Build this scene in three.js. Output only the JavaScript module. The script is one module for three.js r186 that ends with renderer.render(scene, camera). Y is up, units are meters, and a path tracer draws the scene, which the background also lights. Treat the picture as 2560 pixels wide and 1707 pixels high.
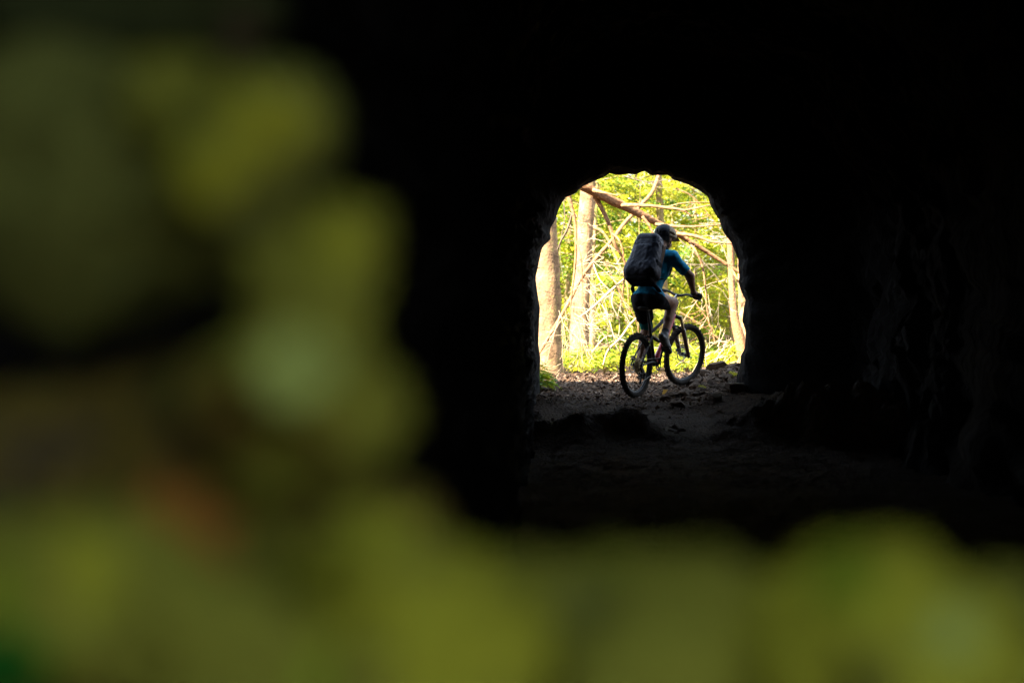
import * as THREE from 'three';
import { mergeGeometries, mergeVertices } from 'three/addons/utils/BufferGeometryUtils.js';
import { createNoise3D } from 'simplex-noise';

// ------------------------------------------------------------------ camera, sky, sun, exposure
const scene = new THREE.Scene();
const FOCAL = 6044;                                   // focal length in pixels of a 2560 wide picture (85 mm lens)
const camera = new THREE.PerspectiveCamera(2 * Math.atan(853.5 / FOCAL) * 180 / Math.PI, 1024 / 682, 0.1, 600);
camera.filmGauge = 36;
camera.position.set(0, 0, 0);
camera.lookAt(0, 0, -1);
camera.focus = 27.5;
camera.userData.fStop = 1.7;

const SUN = new THREE.Vector3(-0.62, 0.76, 0.52).normalize();
{
  const W = 256, H = 128, data = new Float32Array(W * H * 4);
  for (let j = 0; j < H; j++) {
    const el = ((j + 0.5) / H - 0.5) * Math.PI, s = Math.max(0, Math.sin(el));
    for (let i = 0; i < W; i++) {
      const t = Math.pow(s, 0.5), k = (j * W + i) * 4;
      const az = ((i + 0.5) / W - 0.5) * 2 * Math.PI;
      const v = new THREE.Vector3(Math.cos(el) * Math.cos(az), Math.sin(el), Math.cos(el) * Math.sin(az));
      const g = Math.pow(Math.max(0, v.dot(SUN)), 6) * 0.35;
      data[k] = 0.5 * (0.95 - 0.60 * t + g); data[k + 1] = 0.5 * (0.97 - 0.47 * t + g * 0.95); data[k + 2] = 0.5 * (0.95 - 0.20 * t + g * 0.8); data[k + 3] = 1;
    }
  }
  const sky = new THREE.DataTexture(data, W, H, THREE.RGBAFormat, THREE.FloatType);
  sky.mapping = THREE.EquirectangularReflectionMapping;
  sky.magFilter = sky.minFilter = THREE.LinearFilter;
  sky.needsUpdate = true;
  scene.background = sky;
  scene.environment = sky;
}
const sun = new THREE.DirectionalLight(new THREE.Color(1.0, 0.90, 0.74), 5.0);
sun.position.copy(SUN).multiplyScalar(60).add(new THREE.Vector3(2, 0, -34));
sun.target.position.set(2, 0, -34);
sun.castShadow = true;
Object.assign(sun.shadow.camera, { left: -40, right: 40, top: 40, bottom: -40, near: 1, far: 160 });
sun.shadow.mapSize.set(2048, 2048);
scene.add(sun, sun.target);

const renderer = new THREE.WebGLRenderer({ antialias: true });
renderer.toneMapping = THREE.LinearToneMapping;
renderer.toneMappingExposure = 10;
renderer.shadowMap.enabled = true;

// ------------------------------------------------------------------ helpers
function rng(seed) { let a = seed >>> 0; return () => { a = (a + 0x6D2B79F5) | 0; let t = Math.imul(a ^ (a >>> 15), 1 | a); t = (t + Math.imul(t ^ (t >>> 7), 61 | t)) ^ t; return ((t ^ (t >>> 14)) >>> 0) / 4294967296; }; }
const n3 = createNoise3D(rng(7));
function fbm(x, y, z, o = 4) { let s = 0, a = 1, f = 1, n = 0; for (let i = 0; i < o; i++) { s += a * n3(x * f, y * f, z * f); n += a; a *= 0.5; f *= 2.03; } return s / n; }
const V = (x, y, z) => new THREE.Vector3(x, y, z);
const lerp = (a, b, t) => a + (b - a) * t, clamp = (x, a, b) => Math.min(b, Math.max(a, x));
const smooth = (a, b, x) => { const t = clamp((x - a) / (b - a), 0, 1); return t * t * (3 - 2 * t); };
function at(px, py, d) { return V((px - 1280) / FOCAL * d, (853.5 - py) / FOCAL * d, -d); }   // a surveyed point: bearing, height angle, distance
function piecewise(t, x) { if (x <= t[0][0]) return t[0][1]; for (let i = 1; i < t.length; i++) if (x <= t[i][0]) { const u = (x - t[i - 1][0]) / (t[i][0] - t[i - 1][0]); return lerp(t[i - 1][1], t[i][1], u); } return t[t.length - 1][1]; }

const taken = {};
function numbered(name) { const n = taken[name] = (taken[name] ?? -1) + 1; return n ? `${name}_${String(n).padStart(3, '0')}` : name; }
function shade(o) { o.traverse(m => { if (m.isMesh) { m.castShadow = true; m.receiveShadow = true; } }); return o; }
function tag(o, label, category, group) { o.userData.label = label; o.userData.category = category; if (group) o.userData.group = group; return o; }
function part(name, geometry, material, parent) { const m = new THREE.Mesh(geometry, material); m.name = name; parent.add(m); m.castShadow = m.receiveShadow = true; return m; }
function thing(name, label, category, group, p) { const o = new THREE.Group(); o.name = numbered(name); scene.add(o); if (p) o.position.copy(p); return tag(o, label, category, group); }
function thingMesh(name, geometry, material, label, category, group) { return tag(part(numbered(name), geometry, material, scene), label, category, group); }
function structure(name, geometry, material) { const m = part(numbered(name), geometry, material, scene); m.userData.kind = 'structure'; return m; }
function stuff(o) { o.userData.kind = 'stuff'; return o; }

function tex(w, h, fn, srgb, sx = 1, sy = 1) {           // fn(u, v) -> [r,g,b] 0..1, tileable when fn is
  const d = new Uint8Array(w * h * 4);
  for (let j = 0; j < h; j++) for (let i = 0; i < w; i++) { const c = fn(i / w, j / h), k = (j * w + i) * 4; d[k] = clamp(c[0], 0, 1) * 255; d[k + 1] = clamp(c[1], 0, 1) * 255; d[k + 2] = clamp(c[2], 0, 1) * 255; d[k + 3] = 255; }
  const t = new THREE.DataTexture(d, w, h); t.wrapS = t.wrapT = THREE.RepeatWrapping; t.magFilter = THREE.LinearFilter; t.minFilter = THREE.LinearMipmapLinearFilter; t.generateMipmaps = true;
  if (srgb) t.colorSpace = THREE.SRGBColorSpace; t.repeat.set(1 / sx, 1 / sy); t.needsUpdate = true; return t;
}
const TAU = Math.PI * 2;
function tileNoise(u, v, f, seed, o = 4) {               // periodic in u and v: two circles of a torus folded into 3-D noise, mixed at the seam
  const s = (a, b) => fbm(a * f + seed, b * f - seed, seed * 0.37, o);
  const wu = smooth(0.8, 1, u), wv = smooth(0.8, 1, v);
  const a = lerp(s(u, v), s(u - 1, v), wu), b = lerp(s(u, v - 1), s(u - 1, v - 1), wu);
  return lerp(a, b, wv);
}
function std(o) { return new THREE.MeshStandardMaterial({ roughness: 0.9, ...o }); }
function matte(o, specularIntensity = 0.1) { return new THREE.MeshPhysicalMaterial({ roughness: 1, specularIntensity, ...o }); }
const C = (r, g, b) => new THREE.Color().setRGB(r, g, b);

function tube(pts, radii, sides = 8, opt = {}) {          // tapered tube through points, uv in metres
  const { rough = 0, seed = 0, samples, cap = true } = opt;
  const curve = pts.length > 2 ? new THREE.CatmullRomCurve3(pts, false, 'centripetal') : new THREE.LineCurve3(pts[0], pts[1]);
  const n = samples ?? Math.max(2, (pts.length - 1) * 5), len = curve.getLength();
  const pos = [], uv = [], idx = [];
  let N = null, prevT = null;
  for (let i = 0; i <= n; i++) {
    const u = i / n, p = curve.getPoint(u), T = curve.getTangent(u).normalize();
    if (!N) { N = Math.abs(T.y) < 0.9 ? V(0, 1, 0) : V(1, 0, 0); N.addScaledVector(T, -N.dot(T)).normalize(); }
    else { const q = new THREE.Quaternion().setFromUnitVectors(prevT, T); N.applyQuaternion(q); N.addScaledVector(T, -N.dot(T)).normalize(); }
    prevT = T.clone();
    const B = V().crossVectors(T, N);
    const f = u * (radii.length - 1), k = Math.min(radii.length - 2, Math.floor(f)), r = radii.length === 1 ? radii[0] : lerp(radii[k], radii[k + 1], f - k);
    for (let j = 0; j <= sides; j++) {
      const a = (j % sides) / sides * TAU, dx = Math.cos(a), dy = Math.sin(a);
      let rr = r;
      if (rough) rr *= 1 + rough * fbm(p.x * 3 + dx * 0.8 + seed, p.y * 3 + dy * 0.8, p.z * 3 + seed, 3);
      pos.push(p.x + (N.x * dx + B.x * dy) * rr, p.y + (N.y * dx + B.y * dy) * rr, p.z + (N.z * dx + B.z * dy) * rr);
      uv.push(j / sides * TAU * r, u * len);
    }
  }
  const w = sides + 1;
  for (let i = 0; i < n; i++) for (let j = 0; j < sides; j++) { const a = i * w + j; idx.push(a, a + 1, a + w, a + 1, a + w + 1, a + w); }
  if (cap) for (const [i0, flip] of [[0, 1], [n, 0]]) {
    const c = pos.length / 3, p = curve.getPoint(i0 / n); pos.push(p.x, p.y, p.z); uv.push(0, 0);
    for (let j = 0; j < sides; j++) { const a = i0 * w + j; flip ? idx.push(c, a + 1, a) : idx.push(c, a, a + 1); }
  }
  const g = new THREE.BufferGeometry();
  g.setAttribute('position', new THREE.Float32BufferAttribute(pos, 3)); g.setAttribute('uv', new THREE.Float32BufferAttribute(uv, 2)); g.setIndex(idx);
  seamNormals(g, n, w);
  return g;
}
function seamNormals(g, n, w) {
  g.computeVertexNormals();
  const N = g.attributes.normal;
  for (let i = 0; i <= n; i++) { const a = i * w, b = i * w + w - 1, v = V(N.getX(a) + N.getX(b), N.getY(a) + N.getY(b), N.getZ(a) + N.getZ(b)).normalize(); N.setXYZ(a, v.x, v.y, v.z); N.setXYZ(b, v.x, v.y, v.z); }
}
function merge(list) { return mergeGeometries(list.map(g => { const c = g.index ? g.toNonIndexed() : g; for (const k of Object.keys(c.attributes)) if (!['position', 'normal', 'uv'].includes(k)) c.deleteAttribute(k); if (!c.attributes.uv) c.setAttribute('uv', new THREE.Float32BufferAttribute(new Float32Array(c.attributes.position.count * 2), 2)); return c; })); }
function box(w, h, d, x = 0, y = 0, z = 0) { const g = new THREE.BoxGeometry(w, h, d); g.translate(x, y, z); return g; }
function rod(a, b, r, sides = 8, r2 = r) { return tube([a, b], [r, r2], sides, { samples: 1 }); }
// ------------------------------------------------------------------ ground
const EXIT = 26.95;
const profile = [[-60, -1.3], [-5, -1.2], [0, -1.15], [10, -1.1], [20, -1.08], [22, -1.02], [24, -0.88], [25.5, -0.79], [26.3, -0.67], [27.1, -0.638], [27.6, -0.612], [28.3, -0.545], [29.5, -0.505], [32, -0.47], [36, -0.40], [45, -0.30], [60, 0.3], [95, 2.2], [400, 12]];
function groundY(x, z, fine = true) {
  const d = -z;
  let y = piecewise(profile, d);
  const side = x - (0.95 + 0.0187 * d);
  y += 0.20 * smooth(0.35, 1.15, side) * smooth(25.3, 27.4, d) * (1 - smooth(29, 32, d));        // rubble bank along the right wall
  y += 0.05 * smooth(0.6, 1.2, -side) * smooth(24, 26, d) * (1 - smooth(28, 30, d));
  y += 0.045 * Math.exp(-(((x - 1.94) / 0.30) ** 2) - ((d - 28.05) / 0.35) ** 2);                       // hummock under the front wheel
  y += (0.21 - 0.16 * smooth(-0.15, 0.2, side) * (1 - smooth(0.35, 0.8, side)) + 0.30 * smooth(0.8, 1.4, side)) * (1 + 0.3 * n3(x * 2.3, 4, z * 1.2) + 0.15 * n3(x * 7, 2, z * 5)) * Math.exp(-(((d - 23.3 - 0.3 * n3(x * 1.3, 6, 2)) / 0.6) ** 2));   // bank of rock humps, shaped to screen the lit floor behind it
  if (d > 30) y += (0.05 * Math.abs(side) ** 1.2) * smooth(30, 40, d) * 0.5;
  if (!fine) return y;
  const calm = 1 - 0.75 * smooth(0, 1, 1 - Math.abs(side) / 0.7) * (d > 29 ? 1 : 0.55);
  y += calm * 0.045 * fbm(x * 1.3, 3, z * 0.9, 3) + 0.018 * fbm(x * 5, 9, z * 4, 3);
  if (d > 14 && d < 33) y += 0.012 * fbm(x * 16, 2, z * 13, 2);
  return y;
}
{
  const axis = (list) => { const o = []; for (const [a, b, s] of list) for (let t = a; t < b - 1e-6; t += s) o.push(t); o.push(list[list.length - 1][1]); return o; };
  const xs = axis([[-300, -60, 40], [-60, -12, 6], [-12, -1, 0.6], [-1, 4.4, 0.06], [4.4, 14, 0.6], [14, 60, 6], [60, 300, 40]]);
  const zs = axis([[-400, -80, 20], [-80, -45, 2], [-45, -33, 0.3], [-33, -18, 0.07], [-18, 4, 0.2], [4, 40, 3], [40, 280, 40]]);
  const pos = [], uv = [], idx = [];
  for (const z of zs) for (const x of xs) { pos.push(x, groundY(x, z), z); uv.push(x, z); }
  const w = xs.length;
  for (let j = 0; j < zs.length - 1; j++) for (let i = 0; i < w - 1; i++) { const a = j * w + i; idx.push(a, a + w, a + 1, a + 1, a + w, a + w + 1); }
  const g = new THREE.BufferGeometry();
  g.setAttribute('position', new THREE.Float32BufferAttribute(pos, 3)); g.setAttribute('uv', new THREE.Float32BufferAttribute(uv, 2)); g.setIndex(idx); g.computeVertexNormals();
  const soil = tex(512, 512, (u, v) => { const n = 0.5 + 0.5 * tileNoise(u, v, 14, 3, 5), m = 0.5 + 0.5 * tileNoise(u, v, 60, 8, 2), k = 0.62 + 0.45 * (n - 0.5) + 0.3 * (m - 0.5); return [k * 0.33, k * 0.255, k * 0.19]; }, true, 1.7, 1.7);
  const soilBump = tex(512, 512, (u, v) => { const n = 0.5 + 0.5 * tileNoise(u, v, 40, 5, 4); return [n, n, n]; }, false, 1.7, 1.7);
  structure('ground', g, matte({ map: soil, bumpMap: soilBump, bumpScale: 0.03, roughness: 0.95 }));
}

// ------------------------------------------------------------------ the tunnel and the rock hill that it goes through
const outlinePx = [[1353, 1100], [1352, 1010], [1351, 994], [1349, 936], [1351, 895], [1346, 860], [1347, 830], [1348, 802], [1350, 770], [1345, 742], [1342, 721], [1339, 695], [1345, 668], [1351, 637], [1354, 622], [1360, 614], [1371, 604], [1378, 596], [1375, 583], [1377, 569], [1384, 558], [1389, 547], [1393, 536], [1396, 525], [1405, 507], [1414, 494], [1428, 488], [1440, 483], [1447, 475], [1454, 467], [1472, 459], [1490, 451], [1512, 442], [1518, 437], [1525, 433], [1540, 437], [1557, 437], [1570, 434], [1588, 437], [1597, 433], [1610, 427], [1619, 432], [1628, 439], [1641, 437], [1655, 438], [1667, 437], [1673, 438], [1680, 446], [1686, 450], [1703, 455], [1722, 462], [1736, 469], [1749, 476], [1762, 486], [1771, 491], [1774, 505], [1778, 516], [1787, 531], [1793, 543], [1800, 549], [1802, 560], [1807, 574], [1813, 586], [1820, 596], [1829, 605], [1833, 617], [1840, 632], [1843, 642], [1847, 650], [1846, 665], [1849, 690], [1847, 706], [1851, 721], [1858, 738], [1865, 750], [1861, 765], [1858, 784], [1856, 802], [1861, 815], [1865, 829], [1864, 850], [1862, 873], [1853, 887], [1852, 902], [1849, 922], [1844, 935], [1841, 960], [1842, 1010], [1846, 1100]];
const outline = outlinePx.map(([x, y]) => { const p = at(x, y, EXIT); return [p.x - 0.95 - 0.0187 * EXIT, p.y]; });
{
  let L = [0]; for (let i = 1; i < outline.length; i++) L.push(L[i - 1] + Math.hypot(outline[i][0] - outline[i - 1][0], outline[i][1] - outline[i - 1][1]));
  const M = 220, ring = [];
  for (let k = 0; k <= M; k++) { const s = k / M * L[L.length - 1]; let i = 1; while (i < L.length - 1 && L[i] < s) i++; const u = (s - L[i - 1]) / (L[i] - L[i - 1]); ring.push([lerp(outline[i - 1][0], outline[i][0], u), lerp(outline[i - 1][1], outline[i][1], u)]); }
  const centreX = z => 0.95 + 0.0187 * -z;
  const CY = 0.55;
  function sheet(rows, wMetres) {            // rows of M+1 points
    const pos = [], uv = [], idx = [], w = M + 1;
    rows.forEach((r, j) => r.forEach((p, i) => { pos.push(p[0], p[1], p[2]); uv.push(i / M * wMetres, p[3]); }));
    for (let j = 0; j < rows.length - 1; j++) for (let i = 0; i < M; i++) { const a = j * w + i; idx.push(a, a + w, a + 1, a + 1, a + w, a + w + 1); }
    const g = new THREE.BufferGeometry(); g.setAttribute('position', new THREE.Float32BufferAttribute(pos, 3)); g.setAttribute('uv', new THREE.Float32BufferAttribute(uv, 2)); g.setIndex(idx); g.computeVertexNormals(); return g;
  }
  const MOUTH = 0.35;
  const zs = []; for (let z = MOUTH; z > -20; z -= 0.35) zs.push(z); for (let z = -20; z > -EXIT; z -= 0.11) zs.push(z); zs.push(-EXIT);
  const rows = zs.map(z => ring.map(([x, y]) => {
    const nx = x, ny = y - CY, l = Math.hypot(nx, ny), relief = Math.min(1, (EXIT + z) / 1.2), shadeFlare = 1.1 * smooth(0.35, 1.3, EXIT + z) * smooth(-0.3, 0.6, x + (y > 1.2 ? 1 : 0));
    const b = shadeFlare + relief * (             // wall offset in metres: hewn relief, plus a widening shaped to keep it unlit
      0.02 + 0.26 * Math.max(0, 0.25 + fbm(x * 0.8 + 4, y * 0.8, z * 0.55, 3)) + 0.10 * Math.max(0, fbm(x * 2.6, y * 2.6, z * 2, 3)) + 0.12 * Math.abs(n3(x * 3.5 + 9, y * 5, z * 3.5)) + 0.05 * Math.abs(n3(x * 9, y * 11, z * 9)));
    const niche = x < 0 ? 0.75 * smooth(-9, -1, z) : 0;
    return [centreX(z) + x - niche + nx / l * b, Math.max(-1.8, y + ny / l * b - (y < -0.4 ? 0.35 * smooth(-22, 0, z) : 0)), z, z];
  }));
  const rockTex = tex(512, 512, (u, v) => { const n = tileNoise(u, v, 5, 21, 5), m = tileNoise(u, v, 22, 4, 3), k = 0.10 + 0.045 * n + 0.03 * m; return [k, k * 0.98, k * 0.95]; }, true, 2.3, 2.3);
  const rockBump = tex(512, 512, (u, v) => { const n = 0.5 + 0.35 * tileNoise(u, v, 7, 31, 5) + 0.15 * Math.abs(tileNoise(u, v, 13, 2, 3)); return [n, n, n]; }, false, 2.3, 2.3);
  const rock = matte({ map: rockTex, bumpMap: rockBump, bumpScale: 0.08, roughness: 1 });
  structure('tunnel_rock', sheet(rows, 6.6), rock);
  // hill outside: from the exit lip outward, over the top and back down to the near mouth
  const hill = [], grow = (z, s, dz, j) => ring.map(([x, y]) => {
    const nx = x, ny = y - CY, l = Math.hypot(nx, ny), reach = lerp(l, 6.0 + (ny > 0 ? ny / l * 0.2 : 0), s), b = s > 0 ? 0.28 * s ** 0.5 * fbm(x * 1.5 + 7, y * 1.5, z * 0.7 + j, 4) : 0;
    return [centreX(z) + nx / l * (reach + b) * (1 + 1.2 * s), Math.max(y < -0.5 ? -1.9 : -9, CY + ny / l * (reach + b)) - (y < -0.5 ? 0 : 0), z + dz + (s > 0 ? 0.15 * fbm(x * 2, y * 2, 3 + j, 3) : 0), j];
  });
  const firstRow = rows[rows.length - 1].map(p => [p[0], p[1], p[2], 0]);
  hill.push(firstRow, grow(-EXIT, 0.05, -0.12, 0.4), grow(-EXIT, 0.2, -0.1, 1.2), grow(-EXIT, 0.45, 0.3, 2.6), grow(-EXIT, 0.8, 1.2, 4.8), grow(-EXIT, 1, 3.5, 8));
  for (const z of [-20, -16, -12, -8]) hill.push(grow(z, 1.15, 0, 8 - EXIT - z - 3.5 + 24));
  hill.push(grow(MOUTH, 1, -5, 30), grow(MOUTH, 0.8, -2.2, 34), grow(MOUTH, 0.45, -0.8, 36.5), grow(MOUTH, 0.2, 0, 38), grow(MOUTH, 0.05, 0.06, 39), rows[0].map(p => [p[0], p[1], p[2], 39.3]));
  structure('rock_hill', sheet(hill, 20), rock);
}
// ------------------------------------------------------------------ mossy boulders in front of the lens
const mossBump = tex(256, 256, (u, v) => { const n = 0.5 + 0.5 * tileNoise(u, v, 30, 11, 3); return [n, n, n]; }, false, 0.12, 0.12);
const mossMat = matte({ vertexColors: true, bumpMap: mossBump, bumpScale: 0.004, roughness: 0.95 });
const MOSS_AND_SHADE = { bright: [0.195, 0.2, 0.015], olive: [0.13, 0.134, 0.016], dull: [0.092, 0.1, 0.021], pale: [0.19, 0.23, 0.052], green: [0.11, 0.155, 0.009], deep: [0.008, 0.07, 0.006], dark: [0.026, 0.032, 0.01], brown: [0.09, 0.067, 0.012], stone: [0.045, 0.034, 0.018] };  // moss hues, with lit and shaded tones of the boulders painted in
function boulder(label, lobes, cover, opt = {}) {
  const S = lobes.map(([px, py, d, r]) => { const c = at(px, py, d); return [c, r / FOCAL * d]; });
  const base = opt.centre ? at(...opt.centre) : S[0][0];
  const k = opt.k ?? 0.045;
  const sdf = p => { let m = 1e9; for (const [c, r] of S) { const d = p.distanceTo(c) - r; if (m > 1e8) m = d; else { const h = Math.max(k - Math.abs(m - d), 0) / k; m = Math.min(m, d) - h * h * k * 0.25; } } return m; };
  let g = new THREE.IcosahedronGeometry(1, 26); g.deleteAttribute('normal'); g.deleteAttribute('uv'); g = mergeVertices(g, 1e-5);
  const P = g.attributes.position, col = [], uv = [], dir = V(), p = V();
  for (let i = 0; i < P.count; i++) {
    dir.set(P.getX(i), P.getY(i), P.getZ(i)).normalize();
    let lo = 0, hi = 0.6;
    for (let t = 0.01; t < 0.6; t += 0.01) { p.copy(base).addScaledVector(dir, t); if (sdf(p) < 0) lo = t; }
    hi = lo + 0.01;
    for (let it = 0; it < 12; it++) { const m = (lo + hi) / 2; p.copy(base).addScaledVector(dir, m); if (sdf(p) < 0) lo = m; else hi = m; }
    p.copy(base).addScaledVector(dir, lo);
    const nz = 0.020 * fbm(p.x * 14, p.y * 14, p.z * 14, 3) + 0.006 * fbm(p.x * 60, p.y * 60, p.z * 60, 2);
    p.addScaledVector(dir, nz);
    P.setXYZ(i, p.x - base.x, p.y - base.y, p.z - base.z); uv.push(p.x, p.y + p.z);
    // moss patches with painted light and shade: the highest noise score wins
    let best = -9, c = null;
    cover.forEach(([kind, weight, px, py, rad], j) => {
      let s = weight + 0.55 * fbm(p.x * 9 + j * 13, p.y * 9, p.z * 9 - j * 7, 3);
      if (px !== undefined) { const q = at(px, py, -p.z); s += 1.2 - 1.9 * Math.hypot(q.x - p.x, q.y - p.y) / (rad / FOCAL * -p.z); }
      if (s > best) { best = s; c = MOSS_AND_SHADE[kind]; }
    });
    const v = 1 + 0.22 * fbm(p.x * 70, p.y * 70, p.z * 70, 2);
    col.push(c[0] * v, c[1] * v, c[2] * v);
  }
  g.setAttribute('color', new THREE.Float32BufferAttribute(col, 3)); g.setAttribute('uv', new THREE.Float32BufferAttribute(uv, 2)); g.computeVertexNormals();
  const m = thingMesh('mossy_boulder', g, mossMat, label, 'boulder'); m.position.copy(base);
  return m;
}
boulder('large boulder with two moss humps coloured as lit high on the tunnel side', [[330, 450, 1.86, 295], [180, 550, 1.9, 285], [450, 260, 1.76, 130], [540, 430, 1.70, 130], [690, 300, 1.70, 160], [80, 360, 1.9, 260], [630, 500, 1.76, 110], [590, 560, 1.80, 130]], [['dull', 0.5], ['dark', 0.05], ['bright', 0.1, 690, 300, 240], ['bright', 0.1, 520, 420, 230], ['olive', 0.2, 420, 240, 240]], { centre: [480, 430, 1.84] });
boulder('tall narrow boulder with a lichen cap painted pale as a highlight below the humped boulder', [[760, 930, 1.72, 170], [800, 740, 1.74, 110], [880, 590, 1.74, 95], [900, 1030, 1.76, 110], [620, 1000, 1.8, 170], [770, 1120, 1.8, 160], [730, 650, 1.78, 120]], [['olive', 0.35], ['brown', 0.15], ['bright', 0, 860, 600, 170], ['pale', 0, 760, 920, 200], ['olive', 0, 800, 760, 180], ['brown', 0, 560, 1060, 200]], { centre: [780, 880, 1.78] });  // pale patch paints the highlight of the lit flank onto the moss
boulder('mossy boulder painted dark as shade overhanging the top of the humped boulder', [[60, -60, 2.15, 300], [360, -40, 2.15, 200], [560, 20, 2.2, 120], [-150, 150, 2.15, 260]], [['dark', 0.5], ['dull', 0.1], ['stone', 0.1]], { centre: [160, -40, 2.2] });  // dark cover paints in the shade of a face turned from light
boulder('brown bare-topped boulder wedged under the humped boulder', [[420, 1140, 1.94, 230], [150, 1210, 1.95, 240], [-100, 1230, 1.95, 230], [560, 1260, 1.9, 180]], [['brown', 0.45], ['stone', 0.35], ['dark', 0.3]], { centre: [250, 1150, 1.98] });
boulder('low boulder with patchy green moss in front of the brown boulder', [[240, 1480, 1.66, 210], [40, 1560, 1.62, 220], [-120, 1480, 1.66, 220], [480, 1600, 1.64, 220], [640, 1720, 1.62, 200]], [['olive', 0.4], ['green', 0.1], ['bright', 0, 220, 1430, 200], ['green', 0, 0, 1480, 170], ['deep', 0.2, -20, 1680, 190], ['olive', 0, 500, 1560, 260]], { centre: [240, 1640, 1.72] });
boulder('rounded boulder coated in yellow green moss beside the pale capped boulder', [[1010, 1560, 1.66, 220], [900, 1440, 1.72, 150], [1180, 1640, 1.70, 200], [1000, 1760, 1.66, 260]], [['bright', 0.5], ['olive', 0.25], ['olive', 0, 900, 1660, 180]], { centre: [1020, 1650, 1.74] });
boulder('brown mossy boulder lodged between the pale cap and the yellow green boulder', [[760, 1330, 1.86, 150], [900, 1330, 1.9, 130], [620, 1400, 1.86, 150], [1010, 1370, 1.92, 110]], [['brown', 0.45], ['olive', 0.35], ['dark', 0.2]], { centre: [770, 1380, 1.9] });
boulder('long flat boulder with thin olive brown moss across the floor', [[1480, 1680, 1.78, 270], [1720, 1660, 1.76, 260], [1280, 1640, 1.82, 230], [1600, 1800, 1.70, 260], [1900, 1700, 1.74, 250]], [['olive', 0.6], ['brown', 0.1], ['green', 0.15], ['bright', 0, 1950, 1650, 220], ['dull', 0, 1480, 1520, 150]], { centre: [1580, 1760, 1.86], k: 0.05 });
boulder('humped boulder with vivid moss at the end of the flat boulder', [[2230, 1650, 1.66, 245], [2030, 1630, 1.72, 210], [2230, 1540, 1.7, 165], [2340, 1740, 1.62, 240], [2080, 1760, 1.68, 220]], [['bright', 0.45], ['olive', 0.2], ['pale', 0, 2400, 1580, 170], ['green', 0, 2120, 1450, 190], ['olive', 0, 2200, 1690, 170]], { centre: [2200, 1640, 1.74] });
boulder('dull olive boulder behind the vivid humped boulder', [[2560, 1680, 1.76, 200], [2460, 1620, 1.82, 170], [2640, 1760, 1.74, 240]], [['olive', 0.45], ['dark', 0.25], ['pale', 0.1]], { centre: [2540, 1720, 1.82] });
// ------------------------------------------------------------------ woodland beyond the far mouth
class Leaves {                                             // one mesh of many folded leaves, each a diamond of two triangles
  constructor(seed) { this.p = []; this.c = []; this.n = []; this.i = []; this.r = rng(seed); }
  leaf(o, dir, up, L, W, c) {
    const side = V().crossVectors(dir, up).normalize(), n = V().crossVectors(side, dir).normalize(), b = this.p.length / 3;
    const drop = 0.18 * W;
    const add = (s, l, d) => { this.p.push(o.x + dir.x * l + side.x * s + n.x * d, o.y + dir.y * l + side.y * s + n.y * d, o.z + dir.z * l + side.z * s + n.z * d); this.n.push(n.x, n.y, n.z); this.c.push(c[0], c[1], c[2]); };
    add(0, 0, 0); add(-W / 2, L * 0.45, drop); add(0, L, -drop * 0.5); add(W / 2, L * 0.45, drop);
    this.i.push(b, b + 2, b + 1, b, b + 3, b + 2);
  }
  spray(o, dir, len, count, L, palette, droop = 0.25) {    // leaves on both sides of a short twig
    const r = this.r, up = V((r() - 0.5) * 0.7, 1, (r() - 0.5) * 0.7 + 0.15).normalize(), side = V().crossVectors(dir, up).normalize(), p = V(), d = V(), u = V();
    for (let k = 0; k < count; k++) {
      const t = (k + r() * 0.6) / count, s = k % 2 ? 1 : -1;
      p.copy(o).addScaledVector(dir, len * t); p.y -= droop * len * t * t;
      p.addScaledVector(side, s * L * 0.1);
      d.copy(side).multiplyScalar(s * 0.9).addScaledVector(dir, 0.5 + r() * 0.6); d.y -= 0.15 + r() * 0.35; d.normalize();
      u.copy(up); u.x += (r() - 0.5) * 0.9; u.z += (r() - 0.5) * 0.9; u.normalize();
      const c = palette[Math.floor(r() * palette.length)], v = 0.8 + 0.4 * r(), l = L * (0.7 + 0.5 * r());
      this.leaf(p, d, u, l, l * (0.5 + 0.16 * r()), [c[0] * v, c[1] * v, c[2] * v]);
    }
  }
  geometry() { const g = new THREE.BufferGeometry(); g.setAttribute('position', new THREE.Float32BufferAttribute(this.p, 3)); g.setAttribute('normal', new THREE.Float32BufferAttribute(this.n, 3)); g.setAttribute('color', new THREE.Float32BufferAttribute(this.c, 3)); g.setIndex(this.i); return g; }
}
const leafMat = new THREE.MeshPhysicalMaterial({ vertexColors: true, roughness: 0.85, transmission: 0.45, thickness: 0, side: THREE.DoubleSide, specularIntensity: 0.12 });
const GREEN = [[0.27, 0.31, 0.013], [0.33, 0.35, 0.015], [0.16, 0.25, 0.014], [0.38, 0.38, 0.02], [0.11, 0.20, 0.014]];
const YELLOW = [[0.45, 0.41, 0.015], [0.39, 0.38, 0.015], [0.29, 0.33, 0.013], [0.48, 0.43, 0.03]];
const COOL = [[0.14, 0.25, 0.022], [0.18, 0.29, 0.022], [0.25, 0.33, 0.022], [0.08, 0.17, 0.018]];

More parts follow.
